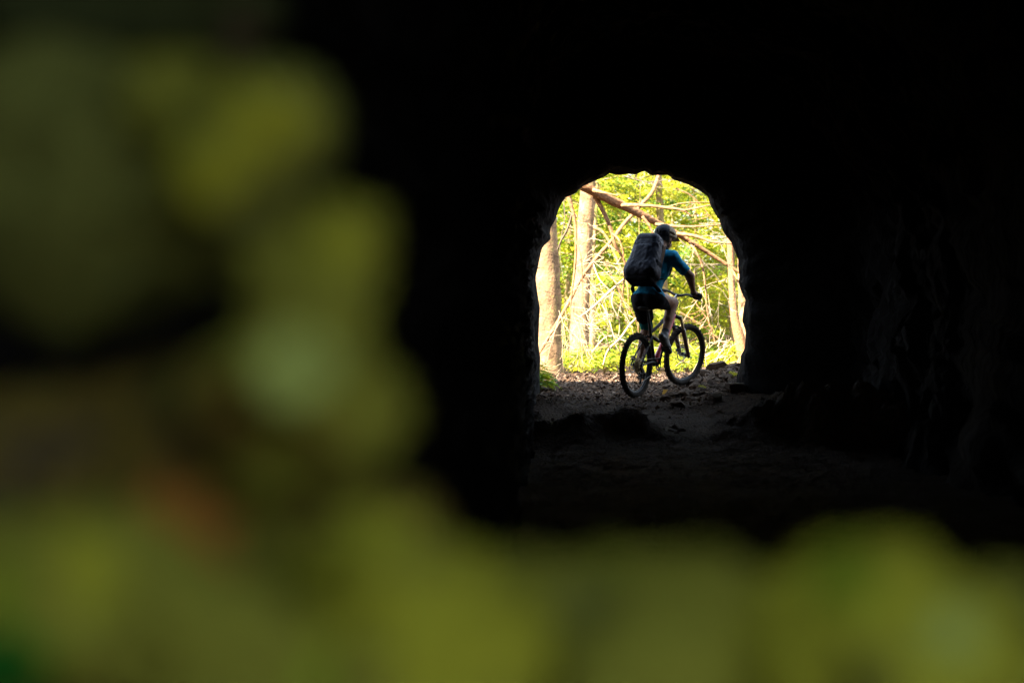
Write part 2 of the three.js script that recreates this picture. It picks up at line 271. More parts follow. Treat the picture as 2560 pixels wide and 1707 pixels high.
const barkBump = tex(256, 512, (u, v) => { const n = 0.5 + 0.5 * tileNoise(u, v, 9, 14, 4); return [n, n, n]; }, false, 0.5, 1);
const beechTex = tex(512, 1024, (u, v) => {
  const n = tileNoise(u, v, 4, 40, 5), m = tileNoise(u, v, 26, 41, 3), w = tileNoise(u, v * 1, 9, 44, 2);
  let k = 0.50 + 0.24 * n + 0.12 * m;
  const line = Math.abs(((v * 7 + 0.25 * tileNoise(u, v, 3, 50, 2)) % 1) - 0.5); if (line < 0.02 && w > 0.0) k *= 0.5;
  const spot = tileNoise(u, v, 45, 47, 1); if (spot > 0.72 && n > 0.05) k *= 0.25;
  const lichen = smooth(0.15, 0.3, tileNoise(u, v, 11, 49, 4)) * 0.7;
  return [lerp(k, 0.56, lichen), lerp(k * 0.80, 0.50, lichen), lerp(k * 0.60, 0.32, lichen)];
}, true, 1.1, 2.2);
const twigTex = tex(256, 256, (u, v) => { const k = 0.52 + 0.18 * tileNoise(u, v, 8, 61, 4) + 0.1 * tileNoise(u, v, 40, 62, 2); return [k, k * 0.74, k * 0.52]; }, true, 0.3, 0.5);
const mossyTex = tex(256, 256, (u, v) => { const k = 0.55 + 0.14 * tileNoise(u, v, 8, 71, 4), g = smooth(-0.1, 0.25, tileNoise(u, v, 6, 72, 3)); return [lerp(k, 0.50, g * 0.6), lerp(k * 0.82, 0.47, g * 0.6), lerp(k * 0.62, 0.22, g * 0.6)]; }, true, 0.4, 0.8);
const beechBark = matte({ map: beechTex, bumpMap: barkBump, bumpScale: 0.006, roughness: 0.85 });
const deadWood = matte({ map: twigTex, bumpMap: barkBump, bumpScale: 0.01, roughness: 0.85 });
const paleTwig = matte({ color: C(0.38, 0.28, 0.18), roughness: 0.85 });
const mossyBark = matte({ map: mossyTex, bumpMap: barkBump, bumpScale: 0.012 });
const darkTwig = matte({ color: C(0.13, 0.10, 0.07) });

function branchesFrom(r, start, dir, len, rad, depth, out, tips, spread = 0.7) {      // recursive limbs, tube geometries into out, twig ends into tips
  const pts = [start.clone()], d = dir.clone(); let p = start.clone();
  const seg = 3;
  for (let i = 0; i < seg; i++) { d.x += (r() - 0.5) * 0.35; d.y += (r() - 0.5) * 0.25 + 0.04; d.z += (r() - 0.5) * 0.35; d.normalize(); p = p.clone().addScaledVector(d, len / seg); pts.push(p); }
  out.push(tube(pts, [rad, rad * 0.45], depth > 1 ? 6 : 4, { samples: 4, cap: false }));
  if (depth <= 0) { tips.push([p, d.clone(), len]); return; }
  const n = 2 + Math.floor(r() * 2);
  for (let k = 0; k < n; k++) { const q = V((r() - 0.5) * 2, (r() - 0.4) * 1.2, (r() - 0.5) * 2).multiplyScalar(spread).add(d).normalize(); branchesFrom(r, pts[1 + Math.floor(r() * seg)].clone(), q, len * (0.55 + 0.25 * r()), rad * 0.5, depth - 1, out, tips, spread); }
  tips.push([p, d.clone(), len * 0.5]);
}
// the big trunks: real trees with limbs and a crown far above the opening
function tallTree(name, label, path, radii, mat, crownAt, seed, group) {
  const base = path[0], r = rng(seed), t = thing(name, label, 'tree', group, base);
  const local = path.map(p => p.clone().sub(base));
  part('trunk', tube(local, radii, 20, { samples: 60, rough: 0.12, seed }), mat, t);
  const top = local[local.length - 1], out = [], tips = [];
  for (let k = 0; k < 6; k++) { const a = k / 6 * TAU + r(); const s = top.clone(); s.y -= k * crownAt * 0.08; branchesFrom(r, s, V(Math.cos(a), 0.6, Math.sin(a)).normalize(), 2.2, radii[radii.length - 1] * 0.5, 2, out, tips); }
  part('limbs', merge(out), mat, t);
  const lv = new Leaves(seed + 1);
  for (const [p, d, l] of tips) for (let k = 0; k < 3; k++) lv.spray(p.clone().add(V((r() - .5), (r() - .5) * 0.6, (r() - .5))), V(r() - .5, 0.1, r() - .5).normalize(), 0.9, 9, 0.13, COOL);
  part('crown', lv.geometry(), leafMat, t);
  return t;
}
const gy = (x, d) => groundY(x, -d, false);
function trunkPath(list, d, topExtra) { const pts = list.map(([x, y, dd]) => at(x, y, d + (dd ?? 0))); const a = pts[pts.length - 2], b = pts[pts.length - 1], dir = b.clone().sub(a).normalize(); dir.x *= 0.4; dir.y = Math.abs(dir.y); dir.normalize(); for (const e of topExtra) pts.push(b.clone().addScaledVector(dir, e)); return pts; }
tallTree('beech_tree', 'thick smooth beech with black bark marks beside the tunnel exit', trunkPath([[1358, 965], [1362, 905], [1364, 760], [1360, 620], [1356, 520], [1352, 420]], 33.5, [3, 6, 9]), [0.36, 0.235, 0.215, 0.20, 0.19, 0.18, 0.16, 0.13, 0.08], beechBark, 9, 101);
tallTree('beech_tree', 'slender pale beech with a fluted base amid the white twigs', trunkPath([[1442, 950], [1447, 915], [1450, 800], [1460, 620], [1467, 520], [1472, 420]], 36.5, [3, 6, 8]), [0.23, 0.165, 0.14, 0.128, 0.12, 0.115, 0.10, 0.08, 0.05], beechBark, 8, 102);
tallTree('ash_tree', 'thin upright mossy trunk rising behind the fallen limb', trunkPath([[1664, 930], [1660, 760], [1652, 560], [1648, 480], [1646, 400]], 41, [3, 5]), [0.10, 0.085, 0.065, 0.06, 0.06, 0.05, 0.03], mossyBark, 6, 103);
tallTree('birch_tree', 'pinkish thin trunk standing by the rough right tunnel edge', trunkPath([[1868, 960], [1853, 860], [1838, 800], [1832, 740], [1826, 600], [1822, 500]], 34.5, [2.5, 5, 7]), [0.11, 0.085, 0.06, 0.05, 0.047, 0.045, 0.04, 0.03, 0.02], deadWood, 6, 104);
tallTree('birch_tree', 'broader pale trunk half hidden by the right tunnel edge', trunkPath([[1880, 960], [1874, 850], [1868, 760], [1864, 640], [1866, 520]], 36.5, [2.5, 5, 7]), [0.20, 0.15, 0.13, 0.12, 0.12, 0.10, 0.08, 0.05], beechBark, 6, 105);
tallTree('ash_tree', 'dark straight sapling seen beyond the slender pale beech', trunkPath([[1560, 925], [1552, 800], [1540, 700], [1500, 620], [1488, 560], [1500, 440]], 44, [2, 4]), [0.06, 0.05, 0.045, 0.04, 0.04, 0.035, 0.03, 0.02], mossyBark, 5, 106);

// leafy understorey: young beeches whose crowns come down to the ground
function youngBeech(seed, H, R, nSpray, L, palette) {
  const r = rng(seed), t = new THREE.Group(), out = [], lv = new Leaves(seed + 5);
  part('trunk', tube([V(0, 0, 0), V(r() * 0.3 - 0.15, H * 0.35, r() * 0.3 - .15), V(r() * 0.5 - 0.25, H * 0.7, r() * 0.5 - .25), V(r() * 0.4 - .2, H, 0)], [0.055, 0.045, 0.03, 0.01], 8, { rough: 0.15, seed }), mossyBark, t);
  // tiers of flat branches with leaf sprays along them
  const tiers = Math.round(nSpray / 26);
  for (let k = 0; k < tiers; k++) {
    const h = 0.25 + (H - 0.3) * ((k + r()) / tiers), a = r() * TAU, len = R * (0.55 + 0.5 * r()) * (1 - 0.45 * Math.abs(h / H - 0.45));
    const d = V(Math.cos(a), 0.22, Math.sin(a)), s = V(0, h, 0), m = s.clone().addScaledVector(d, len * 0.5), e = s.clone().addScaledVector(d, len); e.y -= len * 0.18;
    out.push(tube([s, m, e], [0.014, 0.009, 0.004], 4, { samples: 4, cap: false }));
    const perp = V(-d.z, 0, d.x);
    for (let j = 0; j < 26; j++) {
      const u = 0.18 + 0.82 * r(), p = u < 0.5 ? s.clone().lerp(m, u * 2) : m.clone().lerp(e, u * 2 - 1);
      const w = (r() - 0.5) * len * 0.8 * (1.15 - u); p.addScaledVector(perp, w); p.y += (r() - 0.5) * 0.16 - Math.abs(w) * 0.15;
      const q = V(d.x + perp.x * Math.sign(w) * 0.8, -0.1 - 0.3 * r(), d.z + perp.z * Math.sign(w) * 0.8).normalize();
      lv.spray(p, q, 0.32 + 0.15 * r(), 9, L, palette);
    }
  }
  part('branches', merge(out), mossyBark, t);
  part('crown', lv.geometry(), leafMat, t);
  return t;
}
{
  const kinds = [youngBeech(201, 5.2, 2.0, 900, 0.085, GREEN), youngBeech(231, 4.0, 1.8, 800, 0.085, YELLOW), youngBeech(261, 6.0, 2.2, 900, 0.10, COOL)];
  const words = ['green', 'yellow green', 'blue green'];
  const spots = [[1480, 39, 0, 0.9, 'behind the slender pale beech'], [1600, 42, 1, 1, 'behind the cyclist'], [1730, 44, 1, 0.9, 'behind the bicycle front wheel'], [1830, 42, 0, 0.6, 'behind the pinkish thin trunk'], [1410, 41, 2, 0.95, 'between the two beech trunks'], [1540, 47, 2, 1.1, 'deep behind the fallen limb'], [1680, 50, 0, 1.1, 'far behind the mossy trunk'], [1790, 51, 2, 0.62, 'far behind the right edge'], [1350, 46, 1, 1.1, 'behind the thick smooth beech'], [1900, 47, 1, 1.0, 'right of the pale trunks'], [1270, 42, 0, 1.1, 'left of the thick smooth beech'], [1460, 54, 1, 1.3, 'far behind the white twigs'], [1620, 57, 1, 1.2, 'at the back of the clearing'], [1380, 58, 0, 1.4, 'at the back behind both beeches'], [2020, 43, 0, 1, 'well right of the tunnel exit'], [1550, 62, 2, 1.5, 'last in line behind the dark sapling']];
  for (const [px, d, k, s, where] of spots) {
    const x = (px - 1280) / FOCAL * d, o = kinds[k].clone(); scene.add(o); o.name = numbered('young_beech'); o.position.set(x, gy(x, d) - 0.03, -d); o.rotation.y = px * 1.7; o.scale.setScalar(s);
    tag(o, `leafy ${words[k]} young beech ${where}`, 'tree', 'young beeches beyond the tunnel'); shade(o);
  }
  // the far wood reads as one mass
  const lv = new Leaves(300), r = rng(301);
  for (let k = 0; k < 5200; k++) {
    const d = 66 + 16 * r(), x = (1600 - 1280) / FOCAL * d + (r() - 0.5) * 22, g = gy(x, d), h = Math.pow(r(), 1.2) * 7;
    if (fbm(x * 0.35, h * 0.45, d * 0.1, 2) < -0.12 + 0.07 * Math.max(0, h - 3) + 0.25 * smooth(4.2, 6.5, x)) continue;
    lv.spray(V(x, g + 0.1 + h, -d), V(r() - .5, -0.1, r() - .5).normalize(), 0.7, 7, 0.2, r() < 0.5 ? YELLOW : GREEN);
  }
  stuff(tag(part('distant_woodland', lv.geometry(), leafMat, scene), 'sunlit mass of far broadleaf woodland filling the background', 'woodland'));
}

// fallen dead limb and loose dead branches in front of the trees
function branchThing(name, label, list, mat, seed, group) {
  // list: [partName, [[px, py, distance], ...], [radii]]
  const base = at(...list[0][1][0]), t = thing(name, label, 'branch', group, base);
  const r = rng(seed);
  for (const [pn, pts, radii, m] of list) part(pn, tube(pts.map(q => at(...q).sub(base)), radii, radii[0] > 0.02 ? 12 : 7, { rough: 0.22, seed: r() * 9 }), m ?? mat, t);
  return t;
}
branchThing('fallen_limb', 'thick fallen dead limb slung across the exit behind the helmet', [
  ['limb', [[1420, 440, 31.2], [1462, 466, 31.2], [1500, 486, 31.4], [1540, 506, 31.6], [1590, 530, 31.8], [1640, 556, 32.0], [1690, 583, 32.2], [1740, 612, 32.3], [1800, 650, 32.4], [1862, 688, 32.4]], [0.065, 0.066, 0.06, 0.058, 0.055, 0.045, 0.036, 0.030, 0.026, 0.018]],
  ['side_branch', [[1478, 474, 31.3], [1505, 480, 31.0], [1545, 489, 30.8]], [0.036, 0.018, 0.006]],
  ['side_branch', [[1556, 513, 31.6], [1600, 513, 31.4], [1660, 518, 31.3], [1712, 527, 31.2], [1728, 540, 31.2]], [0.028, 0.024, 0.020, 0.015, 0.006]],
  ['side_branch', [[1664, 519, 31.3], [1705, 508, 31.2], [1780, 505, 31.2]], [0.012, 0.010, 0.006]],
  ['side_branch', [[1708, 526, 31.2], [1760, 516, 31.1], [1790, 508, 31.1]], [0.014, 0.011, 0.008]],
  ['side_branch', [[1482, 482, 31.4], [1500, 512, 31.5], [1518, 548, 31.5], [1530, 580, 31.5], [1538, 612, 31.5], [1562, 655, 31.6], [1558, 720, 31.6], [1552, 760, 31.6]], [0.038, 0.032, 0.028, 0.025, 0.022, 0.016, 0.012, 0.006]],
  ['side_branch', [[1530, 582, 31.5], [1548, 600, 31.4], [1558, 630, 31.4], [1560, 650, 31.4]], [0.016, 0.014, 0.011, 0.007]],
  ['side_branch', [[1606, 540, 31.8], [1624, 565, 31.8], [1636, 590, 31.8]], [0.022, 0.018, 0.012]],
  ['side_branch', [[1640, 560, 31.9], [1700, 566, 31.6], [1760, 565, 31.5], [1806, 560, 31.5]], [0.02, 0.017, 0.013, 0.008]],
  ['side_branch', [[1690, 583, 32.2], [1740, 590, 32.0], [1780, 604, 31.9], [1830, 608, 31.8]], [0.024, 0.022, 0.018, 0.013]],
  ['side_branch', [[1718, 600, 32.3], [1740, 628, 32.1], [1755, 660, 32.1], [1764, 715, 32.1], [1768, 770, 32.1], [1774, 810, 32.1], [1782, 840, 32.1]], [0.018, 0.015, 0.014, 0.012, 0.010, 0.008, 0.004]],
  ['side_branch', [[1826, 664, 32.4], [1845, 700, 32.3], [1862, 725, 32.2]], [0.016, 0.012, 0.006]],
], deadWood, 401);
branchThing('leaning_branch', 'long bleached branch slanting from the mossy trunk down to the thick beech', [
  ['branch', [[1646, 440, 33.2], [1632, 478, 33.0], [1598, 518, 32.8], [1560, 560, 32.6], [1530, 600, 32.4], [1482, 656, 32.2], [1450, 700, 32.0], [1425, 750, 31.8], [1390, 812, 31.6], [1355, 870, 31.4], [1335, 905, 31.3]], [0.022, 0.026, 0.026, 0.026, 0.025, 0.026, 0.026, 0.024, 0.022, 0.019, 0.012]],
  ['side_branch', [[1482, 656, 32.2], [1500, 700, 32.0], [1530, 730, 31.9]], [0.012, 0.008, 0.003], paleTwig],
], deadWood, 402);
branchThing('hanging_branch', 'dark rough stem hanging in front of the slender pale beech', [
  ['branch', [[1418, 480, 31.0], [1430, 520, 31.0], [1438, 556, 31.0], [1440, 630, 31.0], [1434, 700, 31.0], [1428, 745, 31.0], [1426, 790, 31.0]], [0.030, 0.026, 0.022, 0.018, 0.015, 0.012, 0.007]],
  ['side_branch', [[1432, 530, 31.0], [1420, 570, 31.1], [1404, 600, 31.2], [1394, 624, 31.3]], [0.016, 0.015, 0.013, 0.010], darkTwig],
  ['side_branch', [[1440, 600, 31.0], [1452, 640, 30.9], [1456, 700, 30.9], [1458, 760, 30.9]], [0.010, 0.008, 0.007, 0.004]],
], deadWood, 403);
branchThing('dead_branch', 'white dead branch propped on the ground behind the rear wheel', [
  ['branch', [[1508, 912, 30.6], [1520, 876, 30.6], [1550, 846, 30.7], [1578, 808, 30.8], [1610, 780, 30.9]], [0.009, 0.012, 0.014, 0.013, 0.008]],
  ['side_branch', [[1524, 872, 30.6], [1518, 850, 30.5], [1505, 830, 30.5]], [0.009, 0.006, 0.003]],
], paleTwig, 404);
branchThing('dead_branch', 'white dead branch reaching up from the fluted beech base', [
  ['branch', [[1450, 792, 31.4], [1480, 770, 31.4], [1510, 742, 31.5], [1540, 715, 31.6], [1568, 690, 31.7]], [0.010, 0.014, 0.016, 0.014, 0.008]],
  ['side_branch', [[1500, 752, 31.5], [1520, 790, 31.4], [1535, 840, 31.3], [1545, 860, 31.3]], [0.008, 0.006, 0.005, 0.003]],
  ['side_branch', [[1536, 718, 31.6], [1530, 760, 31.5], [1548, 800, 31.5], [1546, 850, 31.4]], [0.009, 0.007, 0.006, 0.003]],
], paleTwig, 405);
branchThing('mossy_branch', 'crooked olive branch curving behind the hanging side branches', [
  ['branch', [[1478, 570, 38], [1500, 575, 38], [1520, 598, 38], [1535, 630, 38], [1548, 660, 38], [1566, 700, 38], [1572, 760, 38]], [0.024, 0.024, 0.022, 0.020, 0.018, 0.016, 0.010]],
], mossyBark, 406);
// thin bare stems strung between the trunks
[['thin bare twig arching level behind the rider elbow', [[1690, 655, 36], [1740, 662, 36], [1800, 660, 36], [1870, 668, 36]], darkTwig],
 ['thin dark twig drooping from the limb toward the pinkish trunk', [[1700, 600, 35], [1745, 640, 35], [1790, 690, 35], [1830, 740, 35]], darkTwig],
 ['thin bare twig curving above the right half of the limb', [[1690, 470, 35], [1730, 490, 35], [1775, 540, 35], [1815, 590, 35]], deadWood],
 ['thin bare twig rising behind the handlebar', [[1790, 860, 34], [1770, 800, 34], [1742, 760, 34], [1730, 720, 34]], deadWood],
 ['thin dead twig sagging beside the front wheel', [[1700, 780, 34], [1750, 810, 34], [1800, 850, 34], [1850, 900, 34]], deadWood],
 ['thin dark twig hooked between the two beeches', [[1404, 470, 36], [1412, 540, 36], [1400, 620, 36], [1408, 700, 36]], darkTwig],
 ['thin dead twig crossing under the backpack strap', [[1500, 640, 34], [1530, 690, 34], [1556, 740, 34], [1590, 800, 34], [1600, 850, 34]], deadWood],
 ['thin pale twig looping low behind the rear wheel', [[1480, 880, 33], [1520, 840, 33], [1560, 850, 33], [1620, 870, 33]], paleTwig],
 ['thin bare twig running along the top of the opening', [[1560, 440, 36], [1620, 455, 36], [1690, 450, 36], [1760, 490, 36]], darkTwig],
 ['thin upright sapling stem behind the hanging branch', [[1600, 900, 37], [1596, 800, 37], [1604, 700, 37], [1598, 560, 37], [1604, 420, 37]], mossyBark],
].forEach(([label, pts, m], i) => { const r = rng(430 + i), a = pts[1], b = pts[2]; branchThing('thin_branch', label, [['branch', pts, [0.010, 0.008, 0.006, 0.003]], ...[0, 1, 2, 3].map(() => { const t = r(), x = lerp(a[0], b[0], t), y = lerp(a[1], b[1], t), s = r() < .5 ? 1 : -1; return ['side_branch', [[x, y, a[2]], [x + s * (10 + 20 * r()), y + 20 * r() - 5, a[2] - 0.2 * r()], [x + s * (25 + 40 * r()), y + 50 * r() - 15, a[2] - 0.4 * r()]], [0.005, 0.0035, 0.0015]]; })], m, 440 + i); });
// sprays of bleached fine twigs
function twigSpray(label, px, py, d, dirs, len, n, seed) {
  const r = rng(seed), base = at(px, py, d), out = [], t = thing('twig_spray', label, 'twigs', 'bleached twig sprays hanging among the trees', base);
  for (let k = 0; k < n; k++) {
    const [ax, ay] = dirs[k % dirs.length], l = len * (0.5 + 0.6 * r());
    const e = V(ax + (r() - .5) * 1.3, ay + (r() - .5) * 1.3, (r() - .5) * 0.9).normalize();
    const s = V((r() - .5) * 0.45, (r() - .5) * 0.4, (r() - .5) * 0.5), m = s.clone().addScaledVector(e, l * 0.5).add(V((r() - .5) * 0.06, 0.03 + (r() - .5) * 0.05, 0)), q = s.clone().addScaledVector(e, l); q.y -= l * l * 0.1;
    out.push(tube([s, m, q], [0.004, 0.003, 0.0012], 4, { samples: 5, cap: false }));
    for (let j = 0; j < 5; j++) { const u = 0.3 + 0.65 * r(), a = u < .5 ? s.clone().lerp(m, u * 2) : m.clone().lerp(q, u * 2 - 1), f = e.clone().add(V((r() - .5) * 1.5, (r() - .5) * 1.5, (r() - .5) * 1.5)).normalize(); out.push(tube([a, a.clone().addScaledVector(f, l * (0.15 + 0.2 * r()))], [0.0035, 0.0015], 3, { samples: 1, cap: false })); }
  }
  if (n < 10) for (let k = 0; k < n; k++) part('twig', merge(out.slice(k * 6, k * 6 + 6)), paleTwig, t);
  else stuff(part('twigs', merge(out), paleTwig, t));
}
twigSpray('bleached twigs fanning out around the slender beech trunk', 1466, 690, 31.9, [[1, -0.3], [0.8, -0.8], [-0.4, -0.9], [0.5, 0.2], [0.2, -1]], 0.55, 26, 501);
twigSpray('bleached twigs spilling down the fluted beech base', 1438, 800, 31.5, [[0.3, -1], [0.7, -0.7], [-0.2, -1], [0.1, -1], [0.5, -0.9]], 0.55, 34, 502);
twigSpray('bleached twigs tangled left of the rear wheel', 1540, 760, 31.6, [[0.3, -0.8], [-0.6, -0.5], [0.6, -0.3], [0, -1]], 0.45, 15, 503);
twigSpray('few bleached twigs crossing high on the pale beech', 1440, 580, 31.0, [[0.7, 0.5], [0.9, -0.4], [-0.8, 0.6]], 0.36, 7, 504);
twigSpray('fine dry twigs netted under the right end of the limb', 1775, 590, 32.4, [[1, -0.4], [0.8, -0.8], [0.4, -0.9], [1, 0.1]], 0.6, 11, 505);
twigSpray('bleached twigs lying behind the front wheel hub', 1715, 900, 31.2, [[1, -0.2], [-0.9, 0.5], [0.6, 0.5], [-0.5, 0.7]], 0.4, 9, 506);
twigSpray('white dry stalks by the foot of the pinkish thin trunk', 1800, 905, 31.0, [[0.7, 0.8], [0.9, 0.5], [0.5, 0.9]], 0.4, 16, 507);
twigSpray('dry twigs hanging behind the handlebar', 1770, 740, 33.0, [[0.2, -1], [0.7, -0.7], [-0.4, -0.9], [1, -0.3]], 0.6, 11, 508);

// leafy herbs and ferns along the edge of the sunlit strip
function herb(seed, R, n, L, palette) {
  const r = rng(seed), t = new THREE.Group(), lv = new Leaves(seed + 3), out = [];
  for (let k = 0; k < n; k++) {
    const a = r() * TAU, h = R * (0.5 + 0.7 * r()), e = V(Math.cos(a) * R * r(), h, Math.sin(a) * R * r());
    out.push(tube([V(0, 0, 0), V(e.x * 0.3, h * 0.6, e.z * 0.3), e], [0.003, 0.0025, 0.001], 3, { samples: 3, cap: false }));
    for (let j = 0; j < 3; j++) lv.spray(V(e.x * (0.5 + j * 0.25), h * (0.6 + j * 0.2), e.z * (0.5 + j * 0.25)), V(Math.cos(a + j * 2), 0.15, Math.sin(a + j * 2)).normalize(), R * 0.7, 6, L, palette, 0.5);
  }
  part('stems', merge(out), mossyBark, t); part('leaves', lv.geometry(), leafMat, t);
  return t;
}
{
  const kinds = [herb(601, 0.22, 14, 0.05, YELLOW), herb(602, 0.26, 16, 0.06, GREEN), herb(603, 0.16, 10, 0.045, YELLOW), herb(604, 0.24, 10, 0.11, GREEN)];
  const r = rng(610);
  const put = (o, px, d, s, label, group) => { const x = (px - 1280) / FOCAL * d; scene.add(o); o.name = numbered('leafy_herb'); o.position.set(x, groundY(x, -d) - 0.01, -d); o.rotation.y = r() * TAU; o.scale.setScalar(s); tag(o, label, 'plant', group); shade(o); };
  put(kinds[3].clone(), 1352, 27.7, 0.85, 'bright green herb growing at the foot of the left tunnel wall');
  put(kinds[1].clone(), 1340, 28.6, 0.9, 'leafy herb at the outer left corner of the tunnel exit');
  put(kinds[2].clone(), 1756, 27.2, 0.35, 'tiny green seedling among the stones behind the front wheel');
  put(kinds[2].clone(), 1836, 27.6, 0.5, 'small green seedling against the right tunnel wall');
  for (let k = 0; k < 46; k++) { const d = 32.6 + 5 * r(), px = 1290 + 620 * ((k + r()) / 46); put(kinds[k % 3].clone(), px, d, 0.7 + 0.6 * r(), 'low yellow green herb in the sunlit patch past the tunnel', 'herbs in the sunlit patch past the tunnel'); }
}
// ------------------------------------------------------------------ stones and litter on the tunnel floor
const stoneTex = tex(256, 256, (u, v) => { const k = 0.34 + 0.12 * tileNoise(u, v, 6, 81, 5) + 0.08 * tileNoise(u, v, 30, 82, 2); return [k, k * 0.84, k * 0.70]; }, true, 0.25, 0.25);
const stoneMat = matte({ map: stoneTex, bumpMap: mossBump, bumpScale: 0.006, roughness: 0.85 });
function stoneShape(seed, sx, sy, sz) {                     // angular block: planes cut off a ball, then a little noise
  const r = rng(seed), planes = [];
  for (let k = 0; k < 11; k++) planes.push([V(r() - .5, r() - .5, r() - .5).normalize(), 0.5 + 0.32 * r()]);
  let g = new THREE.IcosahedronGeometry(1, 9); g.deleteAttribute('normal'); g.deleteAttribute('uv'); g = mergeVertices(g, 1e-5);
  const P = g.attributes.position, d = V(), uv = [];
  for (let i = 0; i < P.count; i++) { d.set(P.getX(i), P.getY(i), P.getZ(i)).normalize(); let t = 1; for (const [n, h] of planes) { const c = d.dot(n); if (c > 0.01) t = Math.min(t, h / c); } t *= 1 + 0.05 * fbm(d.x * 3 + seed, d.y * 3, d.z * 3, 3); P.setXYZ(i, d.x * t * sx, d.y * t * sy, d.z * t * sz); uv.push(d.x * t * sx, d.z * t * sz + d.y * t * sy); }
  g.setAttribute('uv', new THREE.Float32BufferAttribute(uv, 2)); g.computeVertexNormals(); return g;
}
{
  const shapes = []; for (let k = 0; k < 7; k++) shapes.push(stoneShape(700 + k, 1, k % 2 ? 0.38 : 0.6, 0.75));
  const r = rng(720);
  const put = (px, d, size, mat, label, group, sink = 0.35) => { const x = (px - 1280) / FOCAL * d, k = Math.floor(r() * 7), m = thingMesh('stone', shapes[k], mat, label, 'stone', group); m.scale.set(size, size * (0.7 + 0.5 * r()), size * (0.8 + 0.4 * r())); m.rotation.set((r() - .5) * 0.5, r() * TAU, (r() - .5) * 0.5); m.position.set(x, groundY(x, -d) + size * 0.5 * (0.5 - sink), -d); return m; };
  put(1619, 26.75, 0.075, stoneMat, 'square black stone on the ground behind the rear wheel', undefined, 0.1);
  put(1535, 24.6, 0.28, stoneMat, 'broad black rock hump in the dim tunnel floor', undefined, 0.45);
  put(1455, 24.2, 0.20, stoneMat, 'second smaller black hump beside the broad rock hump', undefined, 0.45);
  put(1716, 27.25, 0.14, stoneMat, 'rounded brown rock lying just behind the front wheel', undefined, 0.1);
  put(1690, 27.3, 0.10, stoneMat, 'brown rock leaning on the rounded rock behind the front wheel', undefined, 0.1);
  put(1735, 27.75, 0.10, stoneMat, 'pointed brown rock hiding the foot of the front wheel', undefined, -0.1);
  put(1836, 29.0, 0.12, stoneMat, 'flat topped reddish rock against the right tunnel edge', undefined, 0);
  put(1800, 29.2, 0.20, stoneMat, 'long flat brown slab on the bank past the front wheel', undefined, 0.1);
  put(1760, 29.0, 0.16, stoneMat, 'tilted brown slab just past the front wheel', undefined, 0.1);
  put(1835, 26.6, 0.16, stoneMat, 'large black rock at the foot of the right wall', undefined, 0.1);
  put(1790, 26.2, 0.14, stoneMat, 'low black rock next to the large black rock', undefined, 0.2);
  put(1695, 26.1, 0.14, stoneMat, 'black wedge shaped rock in front of the brown rubble', undefined, 0.2);
  for (let k = 0; k < 74; k++) { const d = 26.6 + 3.2 * r(), px = 1648 + 200 * Math.pow(r(), 0.9); put(px, d, 0.03 + 0.07 * r() * r() + 0.02, stoneMat, 'small brown stone in the rubble bank around the front wheel', 'brown rubble on the right bank'); }
  for (let k = 0; k < 34; k++) { const d = 23.0 + 3.6 * r(), px = 1380 + 470 * r(); put(px, d, 0.03 + 0.06 * r() * r(), stoneMat, 'small dark stone on the dim tunnel floor', 'dark stones on the dim tunnel floor'); }
  for (let k = 0; k < 26; k++) { const d = 26.4 + 3.2 * r(), px = 1355 + 230 * r(); put(px, d, 0.018 + 0.035 * r() * r(), stoneMat, 'pebble in the leaf litter left of the rear wheel', 'pebbles in the litter by the rear wheel'); }
  // fallen leaves: too many to count
  const g = new THREE.BufferGeometry();
  g.setAttribute('position', new THREE.Float32BufferAttribute([-0.5, 0.12, 0, -0.1, 0, 0.28, 0.5, 0.10, 0.02, -0.1, 0.03, -0.3], 3)); g.setIndex([0, 1, 2, 0, 2, 3]); g.computeVertexNormals();
  const N = 9000, mesh = new THREE.InstancedMesh(g, matte({ side: THREE.DoubleSide }), N), q = new THREE.Object3D(), c = new THREE.Color();
  const tones = [[0.075, 0.042, 0.024], [0.10, 0.06, 0.036], [0.045, 0.027, 0.018], [0.13, 0.085, 0.055], [0.055, 0.037, 0.03], [0.17, 0.12, 0.085]];
  let n = 0;
  while (n < N) {
    const d = 24.4 + 8.2 * r(), x = (1330 + 540 * r() - 1280) / FOCAL * d + (d > 28 ? (r() - 0.5) * 2.5 * smooth(28, 31, d) : 0);
    const edge = 25.9 + 1.1 * fbm(x * 1.6, 5, d * 0.8, 3); if (d < edge && r() > 0.06) continue;
    if (fbm(x * 2.2, 1, d * 2.2, 3) < -0.25 && r() > 0.3) continue;
    q.position.set(x, groundY(x, -d) + 0.008 + 0.012 * r(), -d); q.rotation.set((r() - .5) * 1.1, r() * TAU, (r() - .5) * 1.1); q.scale.setScalar(0.018 + 0.07 * r() * r()); q.updateMatrix(); mesh.setMatrixAt(n, q.matrix);
    const t = tones[Math.floor(r() * tones.length)], v = 0.75 + 0.5 * r(); c.setRGB(t[0] * v, t[1] * v, t[2] * v); mesh.setColorAt(n, c); n++;
  }
  mesh.name = 'leaf_litter'; mesh.castShadow = mesh.receiveShadow = true; scene.add(mesh); stuff(tag(mesh, 'dry brown leaf litter strewn over the tunnel exit', 'leaf litter'));
  const yl = new Leaves(5); yl.leaf(V(0, 0, 0), V(0.6, 0.5, 0.4).normalize(), V(-0.3, 0.6, 0.7).normalize(), 0.09, 0.07, [0.42, 0.24, 0.04]);
  const y = thingMesh('fallen_leaf', yl.geometry(), leafMat, 'single orange yellow leaf on the rubble between the wheels', 'leaf'); { const d = 27.35, x = (1656 - 1280) / FOCAL * d; y.position.set(x, groundY(x, -d) + 0.04, -d); }
